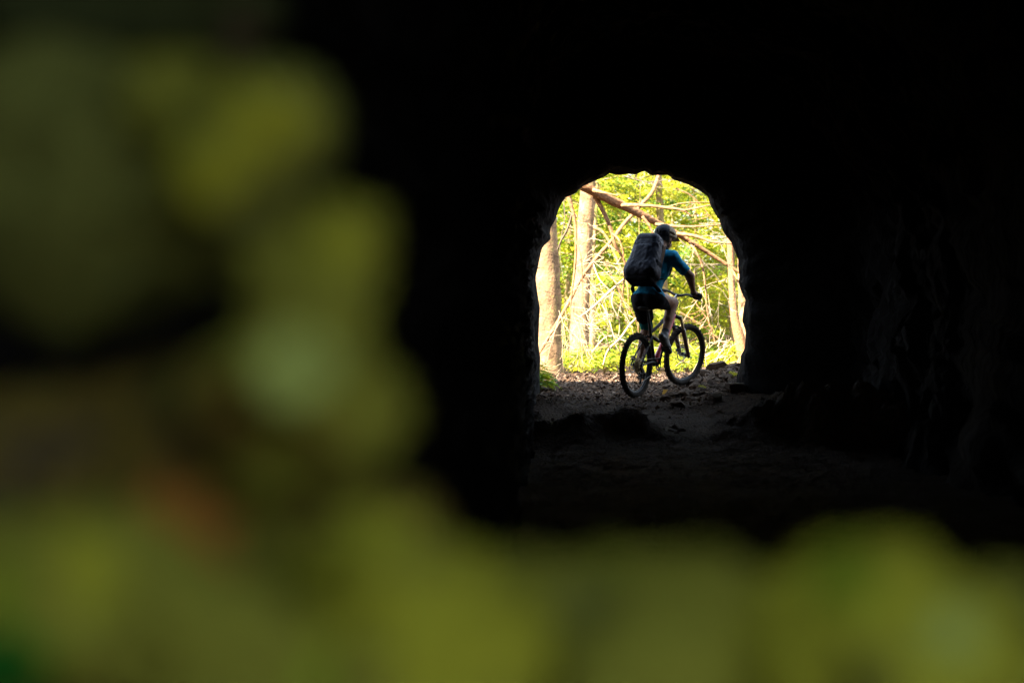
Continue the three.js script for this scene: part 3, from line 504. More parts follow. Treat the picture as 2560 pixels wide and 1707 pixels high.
  // one dead russet leaf on the near boulders
  const rl = new Leaves(6); for (let k = 0; k < 5; k++) rl.leaf(V(0, 0, 0), V(Math.cos(k * 0.5 - 1), Math.sin(k * 0.5 - 1) * 0.9, 0.25).normalize(), V(0, 0.25, 1).normalize(), 0.075 - 0.006 * Math.abs(k - 2), 0.04, [0.28, 0.125, 0.02]);
  const ru = thingMesh('fallen_leaf', rl.geometry(), leafMat, 'dead russet leaf stuck on the low patchy green boulder', 'leaf'); ru.position.copy(at(370, 1385, 1.68)); ru.rotation.z = 0.4;
}
// ------------------------------------------------------------------ mountain bike
const YAW = 59.5 * Math.PI / 180, LEAN = 3.4 * Math.PI / 180, PITCH = 5.6 * Math.PI / 180, STEER = -13 * Math.PI / 180;
const CONTACT = V(1.385, 0, -27); CONTACT.y = groundY(1.385, -27) - 0.004;
const bikeTilt = new THREE.Matrix4().makeRotationX(LEAN).multiply(new THREE.Matrix4().makeRotationZ(PITCH));
const bp = (x, y, z) => V(x, y, z).applyMatrix4(bikeTilt);              // bike axes -> upright rider axes (x forward, y up, z to the rider's right)
const WR = 0.365, HR = V(0, WR, 0), HF = V(1.19, WR, 0), BB = V(0.44, 0.335, 0);
const AX = V(-0.399, 0.917, 0), AX0 = V(1.15, 0.347, 0);
const axisAt = t => AX0.clone().addScaledVector(AX, t);
const steerM = new THREE.Matrix4().makeTranslation(AX0.x, AX0.y, AX0.z).multiply(new THREE.Matrix4().makeRotationAxis(AX, STEER)).multiply(new THREE.Matrix4().makeTranslation(-AX0.x, -AX0.y, -AX0.z));
const bike = thing('mountain_bike', 'muddy full suspension mountain bike ridden out of the tunnel', 'bicycle', undefined, CONTACT);
bike.rotation.order = 'YXZ'; bike.rotation.set(LEAN, YAW, PITCH);
const frameMat = matte({ color: C(0.025, 0.024, 0.022), roughness: 0.6 }, 0.4);
const redMat = std({ color: C(0.42, 0.025, 0.03), roughness: 0.35 });
const forkMat = std({ color: C(0.075, 0.03, 0.022), roughness: 0.4 });
const blackMat = matte({ color: C(0.016, 0.016, 0.016), roughness: 0.6 }, 0.5);
const steelMat = std({ color: C(0.38, 0.36, 0.33), roughness: 0.35, metalness: 0.9 });
const brassMat = std({ color: C(0.35, 0.27, 0.14), roughness: 0.45, metalness: 0.7 });
const rubberTex = tex(256, 256, (u, v) => { const k = 0.16 + 0.05 * tileNoise(u, v, 8, 91, 4), m = smooth(0.0, 0.4, tileNoise(u, v, 5, 92, 3)); return [lerp(k, 0.27, m * 0.6), lerp(k * 0.94, 0.21, m * 0.6), lerp(k * 0.86, 0.15, m * 0.6)]; }, true, 0.2, 0.2);
const rubber = matte({ map: rubberTex, roughness: 0.9 });
const rimMat = matte({ color: C(0.02, 0.02, 0.02), roughness: 0.6 }, 0.4);

function ringLathe(profile, seg = 72) { const g = new THREE.LatheGeometry(profile.map(([r, z]) => new THREE.Vector2(r, z)), seg); g.rotateX(Math.PI / 2); return g; }   // axis along z
function wheel(name, hub, m, rear) {
  const w = new THREE.Group(); w.name = name; bike.add(w);
  const place = g => { g.translate(hub.x, hub.y, hub.z); if (m) g.applyMatrix4(m); return g; };
  const prof = []; for (let k = 0; k <= 16; k++) { const a = k / 16 * TAU; prof.push([0.331 + 0.030 * Math.cos(a), 0.033 * Math.sin(a)]); }
  part('tyre', place(ringLathe(prof, 96)), rubber, w);
  const knobs = [];
  for (let k = 0; k < 72; k++) for (const [z, dr, wd] of (k % 2 ? [[0.0085, 0.002, 0.011], [-0.0085, 0.002, 0.011]] : [[0.026, -0.008, 0.012], [-0.026, -0.008, 0.012]])) { const b = box(0.006, 0.018, wd, WR - 0.003 + dr - 0.001, 0, z); b.rotateZ(k / 72 * TAU); knobs.push(b); }
  part('tread', place(merge(knobs)), rubber, w);
  part('rim', place(ringLathe([[0.308, -0.015], [0.310, -0.017], [0.296, -0.014], [0.286, -0.004], [0.286, 0.004], [0.296, 0.014], [0.310, 0.017], [0.308, 0.015]], 72)), rimMat, w);
  const sp = []; for (let k = 0; k < 28; k++) { const a = k / 28 * TAU, s = k % 2 ? 1 : -1, b = a + (k % 4 < 2 ? 0.9 : -0.9); sp.push(rod(V(0.026 * Math.cos(b), 0.026 * Math.sin(b), s * 0.028), V(0.288 * Math.cos(a), 0.288 * Math.sin(a), 0), 0.0011, 3)); }
  part('spokes', place(merge(sp)), steelMat, w);
  const hg = merge([ringLathe([[0, -0.06], [0.012, -0.06], [0.013, -0.035], [0.028, -0.032], [0.028, -0.026], [0.016, -0.022], [0.015, 0.022], [0.028, 0.026], [0.028, 0.032], [0.013, 0.035], [0.012, 0.06], [0, 0.06]], 20)]);
  part('hub', place(hg), blackMat, w);
  const rot = []; rot.push(ringLathe([[0.074, -0.0445], [0.09, -0.0445], [0.09, -0.0425], [0.074, -0.0425], [0.074, -0.0445]], 40)); for (let k = 0; k < 6; k++) { const a = k / 6 * TAU; rot.push(rod(V(0.02 * Math.cos(a), 0.02 * Math.sin(a), -0.0435), V(0.08 * Math.cos(a + 0.35), 0.08 * Math.sin(a + 0.35), -0.0435), 0.003, 4)); }
  part('brake_disc', place(merge(rot)), steelMat, w);
  if (rear) { const cs = []; for (let k = 0; k < 9; k++) { const r = 0.088 - k * 0.0068, z = 0.022 + k * 0.004; cs.push(ringLathe([[r * 0.72, z], [r, z], [r, z + 0.0016], [r * 0.72, z + 0.0016], [r * 0.72, z]], 40)); for (let j = 0; j < 22; j++) { const b = box(0.007, 0.005, 0.0016, r + 0.002, 0, z + 0.0008); b.rotateZ(j / 22 * TAU); cs.push(b); } } cs.push(ringLathe([[0, 0.02], [0.045, 0.02], [0.02, 0.058], [0, 0.058]], 16)); part('cassette', place(merge(cs)), brassMat, w); }
  return w;
}
wheel('rear_wheel', HR, null, true); wheel('front_wheel', HF, steerM, false);
const L2 = (x, y, z = 0) => V(x, y, z);
{
  // frame
  const seatTop = L2(0.318, 0.79), headT = axisAt(0.655), headB = axisAt(0.535);
  const fr = new THREE.Group(); fr.name = 'frame'; bike.add(fr);
  part('down_tube', tube([axisAt(0.555), L2(0.66, 0.55), BB], [0.027, 0.034, 0.038], 14), redMat, fr);
  part('top_tube', tube([axisAt(0.64), L2(0.58, 0.775), L2(0.335, 0.70)], [0.023, 0.02, 0.018], 12), frameMat, fr);
  part('seat_tube', tube([BB, L2(0.385, 0.54), seatTop], [0.026, 0.019, 0.0185], 12), frameMat, fr);
  part('head_tube', rod(headB, headT, 0.027, 16, 0.024), frameMat, fr);
  part('bottom_bracket', (() => { const g = new THREE.CylinderGeometry(0.03, 0.03, 0.09, 20); g.rotateX(Math.PI / 2); g.translate(BB.x, BB.y, 0); return g; })(), frameMat, fr);
  for (const s of [1, -1]) {
    part('chainstay', tube([L2(0.41, 0.36, s * 0.028), L2(0.26, 0.375, s * 0.048), L2(0.0, 0.365, s * 0.068)], [0.014, 0.012, 0.011], 8), frameMat, fr);
    part('seatstay', tube([L2(0.0, 0.372, s * 0.066), L2(0.16, 0.53, s * 0.055), L2(0.33, 0.66, s * 0.034)], [0.010, 0.009, 0.011], 8), frameMat, fr);
    part('rocker_link', rod(L2(0.33, 0.66, s * 0.03), L2(0.45, 0.62, s * 0.022), 0.011, 8), frameMat, fr);
  }
  const shock = part('rear_shock', merge([rod(L2(0.455, 0.62), L2(0.55, 0.585), 0.022, 14), rod(L2(0.55, 0.585), L2(0.655, 0.55), 0.012, 12)]), blackMat, bike);
  part('seat_post', rod(L2(0.325, 0.76), L2(0.268, 0.965), 0.0155, 12), blackMat, bike);
  // saddle: lofted nose to tail
  { const st = [[0.40, 0.018, 0.992, 0.016], [0.36, 0.021, 0.996, 0.020], [0.29, 0.03, 0.994, 0.024], [0.22, 0.056, 0.998, 0.026], [0.16, 0.070, 1.004, 0.024], [0.135, 0.05, 1.006, 0.014]], pos = [], idx = [], S = 16;
    for (const [x, w, y, h] of st) for (let k = 0; k < S; k++) { const a = k / S * TAU; pos.push(x, y - h * 0.5 + (Math.sin(a) > 0 ? Math.pow(Math.sin(a), 0.7) * 0.014 : Math.sin(a) * h), w * Math.cos(a)); }
    for (let i = 0; i < st.length - 1; i++) for (let k = 0; k < S; k++) { const a = i * S + k, b = i * S + (k + 1) % S; idx.push(a, b, a + S, b, b + S, a + S); }
    for (const i of [0, st.length - 1]) { const c = pos.length / 3; pos.push(st[i][0], st[i][2] - st[i][3] * 0.4, 0); for (let k = 0; k < S; k++) idx.push(c, i * S + k, i * S + (k + 1) % S); }
    const g = new THREE.BufferGeometry(); g.setAttribute('position', new THREE.Float32BufferAttribute(pos, 3)); g.setIndex(idx); g.computeVertexNormals();
    const sd = part('saddle', g, blackMat, bike);
    part('saddle_rail', merge([1, -1].map(s => tube([L2(0.36, 0.982, s * 0.014), L2(0.30, 0.962, s * 0.02), L2(0.23, 0.962, s * 0.02), L2(0.16, 0.985, s * 0.026)], [0.0035, 0.0035], 6))), steelMat, sd);
  }
  // fork
  const fk = new THREE.Group(); fk.name = 'fork'; bike.add(fk); const st = g => g.applyMatrix4(steerM);
  const crown = axisAt(0.515), off = V(0.917, 0.399, 0).multiplyScalar(0.03);
  part('steerer', st(rod(axisAt(0.51), axisAt(0.70), 0.014, 12)), blackMat, fk);
  part('crown', st(tube([V(crown.x + 0.012, crown.y, -0.068), V(crown.x - 0.004, crown.y + 0.012, -0.03), V(crown.x - 0.004, crown.y + 0.014, 0), V(crown.x - 0.004, crown.y + 0.012, 0.03), V(crown.x + 0.012, crown.y, 0.068)], [0.02, 0.022, 0.024, 0.022, 0.02], 12)), blackMat, fk);
  for (const s of [1, -1]) {
    const top = axisAt(0.525).add(off).setZ(s * 0.064), mid = axisAt(0.33).add(off).setZ(s * 0.064), low = axisAt(0.0).add(V(0.917, 0.399, 0).multiplyScalar(0.036)).setZ(s * 0.062);
    part('stanchion', st(rod(top, mid, 0.0172, 14)), brassMat, fk);
    part('lower_leg', st(tube([axisAt(0.35).add(off).setZ(s * 0.064), axisAt(0.17).add(off).setZ(s * 0.064), low, low.clone().addScaledVector(AX, -0.02)], [0.027, 0.025, 0.022, 0.017], 14)), forkMat, fk);
  }
  { const c = axisAt(0.385).add(V(0.917, 0.399, 0).multiplyScalar(-0.004)); part('arch', st(tube([V(c.x + 0.03, c.y - 0.03, -0.064), V(c.x - 0.012, c.y + 0.012, -0.05), V(c.x - 0.016, c.y + 0.016, 0), V(c.x - 0.012, c.y + 0.012, 0.05), V(c.x + 0.03, c.y - 0.03, 0.064)], [0.012, 0.011, 0.012, 0.011, 0.012], 8)), blackMat, fk); }
  part('axle', st(rod(HF.clone().setZ(-0.075), HF.clone().setZ(0.075), 0.010, 10)), blackMat, fk);
  part('brake_caliper', st(merge([box(0.05, 0.03, 0.03, HF.x - 0.075, HF.y + 0.05, -0.05)])), blackMat, fk);
  // handlebar
  const hb = new THREE.Group(); hb.name = 'handlebar'; bike.add(hb);
  const B = V(0.955, 1.078, 0);
  part('stem', st(merge([rod(axisAt(0.655), axisAt(0.725), 0.021, 14), rod(axisAt(0.705), B, 0.017, 12)])), steelMat, hb);
  const barPts = []; for (const z of [-0.385, -0.26, -0.12, -0.05, 0, 0.05, 0.12, 0.26, 0.385]) { const a = Math.abs(z); barPts.push(V(B.x - 0.002 - 0.15 * Math.max(0, a - 0.08) * 0.9, B.y + 0.026 * smooth(0.04, 0.14, a) + 0.03 * Math.max(0, a - 0.14), z)); }
  part('bar', st(tube(barPts, [0.0155, 0.0125, 0.0135, 0.0158, 0.0158, 0.0158, 0.0135, 0.0125, 0.0155], 12, { samples: 48 })), blackMat, hb);
  for (const s of [1, -1]) {
    const g0 = barPts[s > 0 ? 7 : 1], g1 = barPts[s > 0 ? 8 : 0];
    part('grip', st(rod(g0, g1, 0.0165, 14)), blackMat, hb);
    const c = g0.clone().lerp(barPts[s > 0 ? 6 : 2], 0.25);
    const lv = part('brake_lever', st(merge([rod(c.clone().add(V(-0.004, 0, 0)), c.clone().add(V(0.035, -0.018, -s * 0.01)), 0.011, 10), rod(c.clone().add(V(0.035, -0.018, -s * 0.045)), c.clone().add(V(0.035, -0.018, s * 0.01)), 0.010, 10), tube([c.clone().add(V(0.04, -0.02, 0)), c.clone().add(V(0.05, -0.04, s * 0.05)), c.clone().add(V(0.028, -0.055, s * 0.14))], [0.006, 0.006, 0.004], 8)])), blackMat, hb);
    const hose = tube([c.clone().add(V(0.035, -0.018, -s * 0.045)), V(B.x + 0.10, B.y + 0.0, s * 0.10), V(B.x + 0.09, B.y - 0.08, s * 0.02), V(B.x + 0.0, B.y - 0.22, -s * 0.03)], [0.0025, 0.0025], 6, { samples: 20 });
    part('brake_hose', st(hose), blackMat, hb);
  }
  // drivetrain
  const ck = new THREE.Group(); ck.name = 'crankset'; bike.add(ck);
  const ring = ringLathe([[0.058, 0.049], [0.068, 0.049], [0.068, 0.052], [0.058, 0.052], [0.058, 0.049]], 40), teeth = [ring];
  for (let k = 0; k < 32; k++) { const b = box(0.008, 0.006, 0.002, 0.070, 0, 0.0505); b.rotateZ(k / 32 * TAU); teeth.push(b); }
  for (let k = 0; k < 5; k++) { const a = k / 5 * TAU; teeth.push(rod(V(0.015 * Math.cos(a), 0.015 * Math.sin(a), 0.0505), V(0.062 * Math.cos(a), 0.062 * Math.sin(a), 0.0505), 0.006, 6)); }
  const cr = merge(teeth); cr.translate(BB.x, BB.y, 0); part('chainring', cr, blackMat, ck);
  const CA = 72 * Math.PI / 180;
  for (const s of [1, -1]) {
    const e = V(BB.x + s * 0.17 * Math.cos(CA), BB.y + s * 0.17 * Math.sin(CA), s * 0.078);
    part('crank_arm', tube([V(BB.x, BB.y, s * 0.06), V(lerp(BB.x, e.x, 0.2), lerp(BB.y, e.y, 0.2), s * 0.066), e], [0.017, 0.013, 0.012], 10), blackMat, ck);
    const tilt = s > 0 ? -0.62 : -0.25, pg = merge([box(0.095, 0.014, 0.012, 0, 0, -0.045), box(0.095, 0.014, 0.012, 0, 0, 0.045), box(0.012, 0.014, 0.10, -0.045, 0, 0), box(0.012, 0.014, 0.10, 0.045, 0, 0), rod(V(0, 0, -0.065), V(0, 0, 0.055), 0.009, 10)]);
    pg.rotateZ(tilt - PITCH); pg.translate(e.x, e.y, s * 0.128);
    part('pedal', pg, blackMat, ck);
  }
  // chain: upper run, lower run through the derailleur cage
  const links = [], cz = 0.044; const cp = [V(BB.x, BB.y + 0.07, 0.0505), V(0.0, WR + 0.06, cz), V(-0.06, WR, cz), V(-0.01, WR - 0.055, cz), V(0.035, WR - 0.105, 0.046), V(0.01, WR - 0.155, 0.046), V(-0.01, WR - 0.20, 0.046), V(0.02, WR - 0.215, 0.046), V(0.06, WR - 0.19, 0.047), V(BB.x - 0.02, BB.y - 0.068, 0.0505), V(BB.x + 0.055, BB.y - 0.045, 0.0505), V(BB.x + 0.07, BB.y, 0.0505), V(BB.x + 0.05, BB.y + 0.05, 0.0505), V(BB.x, BB.y + 0.07, 0.0505)];
  for (let k = 0; k < cp.length - 1; k++) links.push(rod(cp[k], cp[k + 1], 0.0042, 6));
  part('chain', merge(links), std({ color: C(0.09, 0.08, 0.065), metalness: 0.6, roughness: 0.5 }), bike);
  const pulley = (x, y) => { const g = ringLathe([[0.004, 0.043], [0.02, 0.043], [0.02, 0.049], [0.004, 0.049]], 16); g.translate(x, y, 0); return g; };
  part('rear_derailleur', merge([rod(V(0.0, WR - 0.02, 0.06), V(0.02, WR - 0.08, 0.065), 0.014, 8), rod(V(0.02, WR - 0.09, 0.062), V(0.005, WR - 0.20, 0.056), 0.008, 6), rod(V(0.03, WR - 0.09, 0.040), V(0.012, WR - 0.20, 0.040), 0.006, 6), pulley(0.02, WR - 0.10), pulley(0.005, WR - 0.20)]), blackMat, bike);
  part('rear_brake_caliper', merge([box(0.045, 0.05, 0.032, 0.045, WR + 0.075, -0.058)]), blackMat, bike);
}
// ------------------------------------------------------------------ signed distance fields and their surface
function roundCone(a, b, r1, r2) {
  const ba = b.clone().sub(a), l2 = ba.lengthSq(), ax = a.x, ay = a.y, az = a.z, bx = ba.x, by = ba.y, bz = ba.z;
  return (x, y, z) => { const px = x - ax, py = y - ay, pz = z - az; let t = (px * bx + py * by + pz * bz) / l2; t = t < 0 ? 0 : t > 1 ? 1 : t; const qx = px - bx * t, qy = py - by * t, qz = pz - bz * t; return Math.sqrt(qx * qx + qy * qy + qz * qz) - (r1 + (r2 - r1) * t); };
}
function ellipsoid(c, rx, ry, rz, q) {                     // q turns the axes
  const iq = q ? q.clone().invert() : null, v = V(), m = Math.min(rx, ry, rz);
  return (x, y, z) => { v.set(x - c.x, y - c.y, z - c.z); if (iq) v.applyQuaternion(iq); const k0 = Math.sqrt((v.x / rx) ** 2 + (v.y / ry) ** 2 + (v.z / rz) ** 2), k1 = Math.sqrt((v.x / (rx * rx)) ** 2 + (v.y / (ry * ry)) ** 2 + (v.z / (rz * rz)) ** 2); return k1 < 1e-6 ? -m : k0 * (k0 - 1) / k1; };
}
const smin = (a, b, k) => { const h = Math.max(k - Math.abs(a - b), 0) / k; return Math.min(a, b) - h * h * k * 0.25; };
function union(list, k) { return (x, y, z) => { let m = list[0](x, y, z); for (let i = 1; i < list.length; i++) m = smin(m, list[i](x, y, z), k); return m; }; }
const cut = (f, p, n) => (x, y, z) => Math.max(f(x, y, z), (x - p.x) * n.x + (y - p.y) * n.y + (z - p.z) * n.z);   // keeps the side that n points away from
function surface(f, lo, hi, h) {                          // naive surface nets
  const nx = Math.ceil((hi.x - lo.x) / h) + 1, ny = Math.ceil((hi.y - lo.y) / h) + 1, nz = Math.ceil((hi.z - lo.z) / h) + 1;
  const F = new Float32Array(nx * ny * nz), id = new Int32Array(nx * ny * nz).fill(-1), I = (i, j, k) => i + nx * (j + ny * k);
  for (let k = 0; k < nz; k++) for (let j = 0; j < ny; j++) for (let i = 0; i < nx; i++) F[I(i, j, k)] = f(lo.x + i * h, lo.y + j * h, lo.z + k * h);
  const pos = [], idx = [];
  const E = [[0, 1], [0, 2], [0, 4], [1, 3], [1, 5], [2, 3], [2, 6], [3, 7], [4, 5], [4, 6], [5, 7], [6, 7]];
  for (let k = 0; k < nz - 1; k++) for (let j = 0; j < ny - 1; j++) for (let i = 0; i < nx - 1; i++) {
    let mask = 0; const v = [];
    for (let c = 0; c < 8; c++) { const q = F[I(i + (c & 1), j + ((c >> 1) & 1), k + (c >> 2))]; v.push(q); if (q < 0) mask |= 1 << c; }
    if (mask === 0 || mask === 255) continue;
    let x = 0, y = 0, z = 0, n = 0;
    for (const [a, b] of E) if ((v[a] < 0) !== (v[b] < 0)) { const t = v[a] / (v[a] - v[b]); x += (a & 1) + ((b & 1) - (a & 1)) * t; y += ((a >> 1) & 1) + (((b >> 1) & 1) - ((a >> 1) & 1)) * t; z += (a >> 2) + ((b >> 2) - (a >> 2)) * t; n++; }
    id[I(i, j, k)] = pos.length / 3; pos.push(lo.x + (i + x / n) * h, lo.y + (j + y / n) * h, lo.z + (k + z / n) * h);
  }
  const quad = (a, b, c, d, flip) => { if (a < 0 || b < 0 || c < 0 || d < 0) return; flip ? idx.push(a, c, b, a, d, c) : idx.push(a, b, c, a, c, d); };
  for (let k = 1; k < nz - 1; k++) for (let j = 1; j < ny - 1; j++) for (let i = 1; i < nx - 1; i++) {
    const s = F[I(i, j, k)] < 0;
    if (s !== F[I(i + 1, j, k)] < 0) quad(id[I(i, j - 1, k - 1)], id[I(i, j, k - 1)], id[I(i, j, k)], id[I(i, j - 1, k)], !s);
    if (s !== F[I(i, j + 1, k)] < 0) quad(id[I(i - 1, j, k - 1)], id[I(i - 1, j, k)], id[I(i, j, k)], id[I(i, j, k - 1)], !s);
    if (s !== F[I(i, j, k + 1)] < 0) quad(id[I(i - 1, j - 1, k)], id[I(i, j - 1, k)], id[I(i, j, k)], id[I(i - 1, j, k)], !s);
  }
  const g = new THREE.BufferGeometry(); g.setAttribute('position', new THREE.Float32BufferAttribute(pos, 3)); g.setIndex(idx); g.computeVertexNormals();
  const uv = []; for (let i = 0; i < pos.length; i += 3) uv.push(pos[i] + pos[i + 2], pos[i + 1]); g.setAttribute('uv', new THREE.Float32BufferAttribute(uv, 2));
  return g;
}
function boundsOf(pts, m) { const b = new THREE.Box3().setFromPoints(pts); b.expandByScalar(m); return [b.min, b.max]; }

// ------------------------------------------------------------------ rider, in upright axes at the rear tyre's contact point
const rider = thing('person', 'person with helmet in blue jersey and black shorts riding a mountain bike', 'person', undefined, CONTACT);
rider.rotation.y = YAW;
const steer = p => bp(...p.clone().applyMatrix4(steerM).toArray());
const sad = bp(0.24, 1.0, 0);
const PEL = V(sad.x + 0.035, sad.y + 0.105, sad.z + 0.0), CH = V(0.385, 1.555, 0.07), NK = V(0.435, 1.665, 0.072), HEAD = V(0.565, 1.80, 0.085);
const hipR = PEL.clone().add(V(0.01, -0.01, 0.09)), hipL = PEL.clone().add(V(0.01, -0.01, -0.09));
const shR = V(0.405, 1.575, 0.25), shL = V(0.40, 1.575, -0.105);
const gripR = steer(V(0.915, 1.11, 0.325)), gripL = steer(V(0.915, 1.11, -0.325));
const pedR = bp(BB.x + 0.17 * Math.cos(1.257), BB.y + 0.17 * Math.sin(1.257), 0.128), pedL = bp(BB.x - 0.17 * Math.cos(1.257), BB.y - 0.17 * Math.sin(1.257), -0.128);
const wrR = gripR.clone().add(V(-0.065, 0.045, -0.018)), wrL = gripL.clone().add(V(-0.065, 0.045, 0.018));
function ik(a, b, l1, l2, hint) { const d = b.clone().sub(a), D = Math.min(d.length(), (l1 + l2) * 0.999); d.normalize(); const x = (l1 * l1 - l2 * l2 + D * D) / (2 * D), h = Math.sqrt(Math.max(0, l1 * l1 - x * x)); const n = hint.clone().addScaledVector(d, -hint.dot(d)).normalize(); return a.clone().addScaledVector(d, x).addScaledVector(n, h); }
const elR = ik(shR, wrR, 0.29, 0.255, V(-0.25, -0.25, 1)), elL = ik(shL, wrL, 0.29, 0.255, V(-0.25, -0.25, -1));
const footDirR = V(0.80, -0.60, 0.04).normalize(), footDirL = V(0.93, -0.36, 0).normalize();
const footUpR = V(0.60, 0.80, 0).normalize(), footUpL = V(0.36, 0.93, 0).normalize();
const ballR = pedR.clone().addScaledVector(footUpR, 0.032), ballL = pedL.clone().addScaledVector(footUpL, 0.032);
const anR = ballR.clone().addScaledVector(footDirR, -0.135).addScaledVector(footUpR, 0.075), anL = ballL.clone().addScaledVector(footDirL, -0.135).addScaledVector(footUpL, 0.075);
const knR = ik(hipR, anR, 0.445, 0.435, V(1, 0.35, -0.02)), knL = ik(hipL, anL, 0.445, 0.435, V(1, 0.1, -0.1));
if (0) console.log('knees', knR.toArray(), knL.toArray(), 'ankles', anR.toArray(), anL.toArray(), 'elbows', elR.toArray(), elL.toArray(), 'grip', gripR.toArray());
const headQ = new THREE.Quaternion().setFromEuler(new THREE.Euler(0, -0.26, -0.35, 'YZX'));   // turned to the right and looking down the trail
const hp = (x, y, z) => V(x, y, z).applyQuaternion(headQ).add(HEAD);

const mid = (a, b, t) => a.clone().lerp(b, t);
const torso = inflate => [roundCone(PEL, mid(PEL, CH, 0.5), 0.118 + inflate, 0.108 + inflate), roundCone(mid(PEL, CH, 0.45), CH, 0.108 + inflate, 0.115 + inflate),
  roundCone(mid(PEL, CH, 0.62).add(V(0.02, 0, 0.075)), CH.clone().add(V(-0.005, 0.0, 0.085)), 0.075 + inflate, 0.085 + inflate), roundCone(mid(PEL, CH, 0.62).add(V(0.02, 0, -0.075)), CH.clone().add(V(-0.005, 0.0, -0.085)), 0.075 + inflate, 0.085 + inflate),
  roundCone(shL, shR, 0.062 + inflate, 0.062 + inflate), roundCone(hipL, hipR, 0.092 + inflate, 0.092 + inflate)];
const glute = s => ellipsoid(PEL.clone().add(V(-0.04, -0.025, s * 0.062)), 0.092, 0.105, 0.082);
function limb(a, b, r, inflate, bulge) { const f = [roundCone(a, b, r[0] + inflate, r[1] + inflate)]; if (bulge) f.push(roundCone(mid(a, b, bulge[0]).add(bulge[3]), mid(a, b, bulge[1]).add(bulge[3]), bulge[2] + inflate, bulge[2] * 0.8 + inflate)); return f; }
const thigh = (h, k, i) => limb(h, k, [0.092, 0.062], i, [0.1, 0.6, 0.080, V(-0.01, 0, 0)]);
const shin = (k, a, i) => { const d = a.clone().sub(k).normalize(), back = V(-1, 0, 0).addScaledVector(d, d.x).normalize().multiplyScalar(0.022); return limb(k, a, [0.057, 0.038], i, [0.15, 0.5, 0.058, back]); };
const upper = (s, e, i) => limb(s, e, [0.058, 0.045], i);
const fore = (e, w, i) => limb(e, w, [0.043, 0.027], i, [0.08, 0.4, 0.043, V(0, 0, 0)]);
const skinTex = tex(128, 128, (u, v) => { const k = 0.50 + 0.05 * tileNoise(u, v, 8, 95, 3); return [k, k * 0.72, k * 0.56]; }, true, 0.2, 0.2);
const skin = new THREE.MeshPhysicalMaterial({ map: skinTex, roughness: 0.6, specularIntensity: 0.35 });
{
  const head = [ellipsoid(hp(-0.01, 0.02, 0), 0.098, 0.105, 0.078, headQ), ellipsoid(hp(0.03, -0.05, 0), 0.062, 0.075, 0.056, headQ), roundCone(hp(0.055, -0.105, 0), hp(0.04, -0.10, 0), 0.024, 0.03), roundCone(hp(0.092, -0.012, 0), hp(0.108, -0.044, 0), 0.010, 0.014), roundCone(hp(0.088, -0.078, 0.016), hp(0.088, -0.078, -0.016), 0.009, 0.009), roundCone(hp(0.083, 0.014, 0.03), hp(0.083, 0.014, -0.03), 0.012, 0.012),
    ellipsoid(hp(-0.008, -0.02, 0.079), 0.018, 0.030, 0.009, headQ), ellipsoid(hp(-0.008, -0.02, -0.079), 0.018, 0.030, 0.009, headQ)];
  const face = union(head, 0.016), eyeR = ellipsoid(hp(0.098, -0.006, 0.033), 0.012, 0.010, 0.016, headQ), eyeL = ellipsoid(hp(0.098, -0.006, -0.033), 0.012, 0.010, 0.016, headQ), lips = ellipsoid(hp(0.104, -0.078, 0), 0.010, 0.002, 0.022, headQ);
  const headF = (x, y, z) => Math.max(face(x, y, z), -eyeR(x, y, z) + 0, -eyeL(x, y, z), -lips(x, y, z));
  const footF = (an, ball, dir, up) => [roundCone(an, ball.clone().addScaledVector(up, 0.012), 0.034, 0.026), roundCone(an.clone().addScaledVector(up, -0.055).addScaledVector(dir, -0.03), ball, 0.028, 0.026), roundCone(ball, ball.clone().addScaledVector(dir, 0.06), 0.028, 0.018)];
  const hand = (w, g) => [roundCone(w, mid(w, g, 0.6).add(V(0, 0.012, 0)), 0.027, 0.034)];
  const bodyList = [...torso(-0.006), glute(1), glute(-1), ...thigh(hipR, knR, 0), ...thigh(hipL, knL, 0), ...shin(knR, anR, 0), ...shin(knL, anL, 0), ...footF(anR, ballR, footDirR, footUpR), ...footF(anL, ballL, footDirL, footUpL), ...upper(shR, elR, 0), ...upper(shL, elL, 0), ...fore(elR, wrR, 0), ...fore(elL, wrL, 0), ...hand(wrR, gripR), ...hand(wrL, gripL), roundCone(NK.clone().add(V(-0.03, -0.07, 0)), hp(-0.03, -0.07, 0), 0.062, 0.054)];
  const body = union(bodyList, 0.03), [lo, hi] = boundsOf([PEL, knR, knL, anR, anL, ballR, ballL, elR, elL, gripR, gripL, NK, shR, shL], 0.14);
  const bodyG = surface((x, y, z) => y > NK.y - 0.1 ? smin(body(x, y, z), headF(x, y, z), 0.012) : body(x, y, z), lo, V(hi.x, HEAD.y - 0.02, hi.z), 0.0105);
  const [hlo, hhi] = boundsOf([HEAD], 0.17);
  const headG = surface((x, y, z) => smin(headF(x, y, z), roundCone(NK, hp(-0.03, -0.06, 0), 0.058, 0.052)(x, y, z), 0.02), V(hlo.x, NK.y + 0.03, hlo.z), hhi, 0.004);
  part('body', mergeGeometries([bodyG, headG]), skin, rider);
  // hair shows under the helmet rim
  const hairF = cut(cut(ellipsoid(hp(-0.016, 0.02, 0), 0.101, 0.108, 0.082, headQ), hp(0.02, 0, 0), V(1, 0, 0).applyQuaternion(headQ)), hp(0, -0.055, 0), V(0.3, -1, 0).normalize().applyQuaternion(headQ));
  part('hair', surface(hairF, hlo, hhi, 0.006), std({ color: C(0.06, 0.035, 0.02), roughness: 0.7 }), rider);

  // clothing
  const cloth = tex(128, 128, (u, v) => { const k = 0.5 + 0.5 * tileNoise(u, v, 20, 97, 2); return [k, k, k]; }, false, 0.08, 0.08);
  const foldN = (x, y, z, s) => s * fbm(x * 9, y * 9, z * 9, 3);
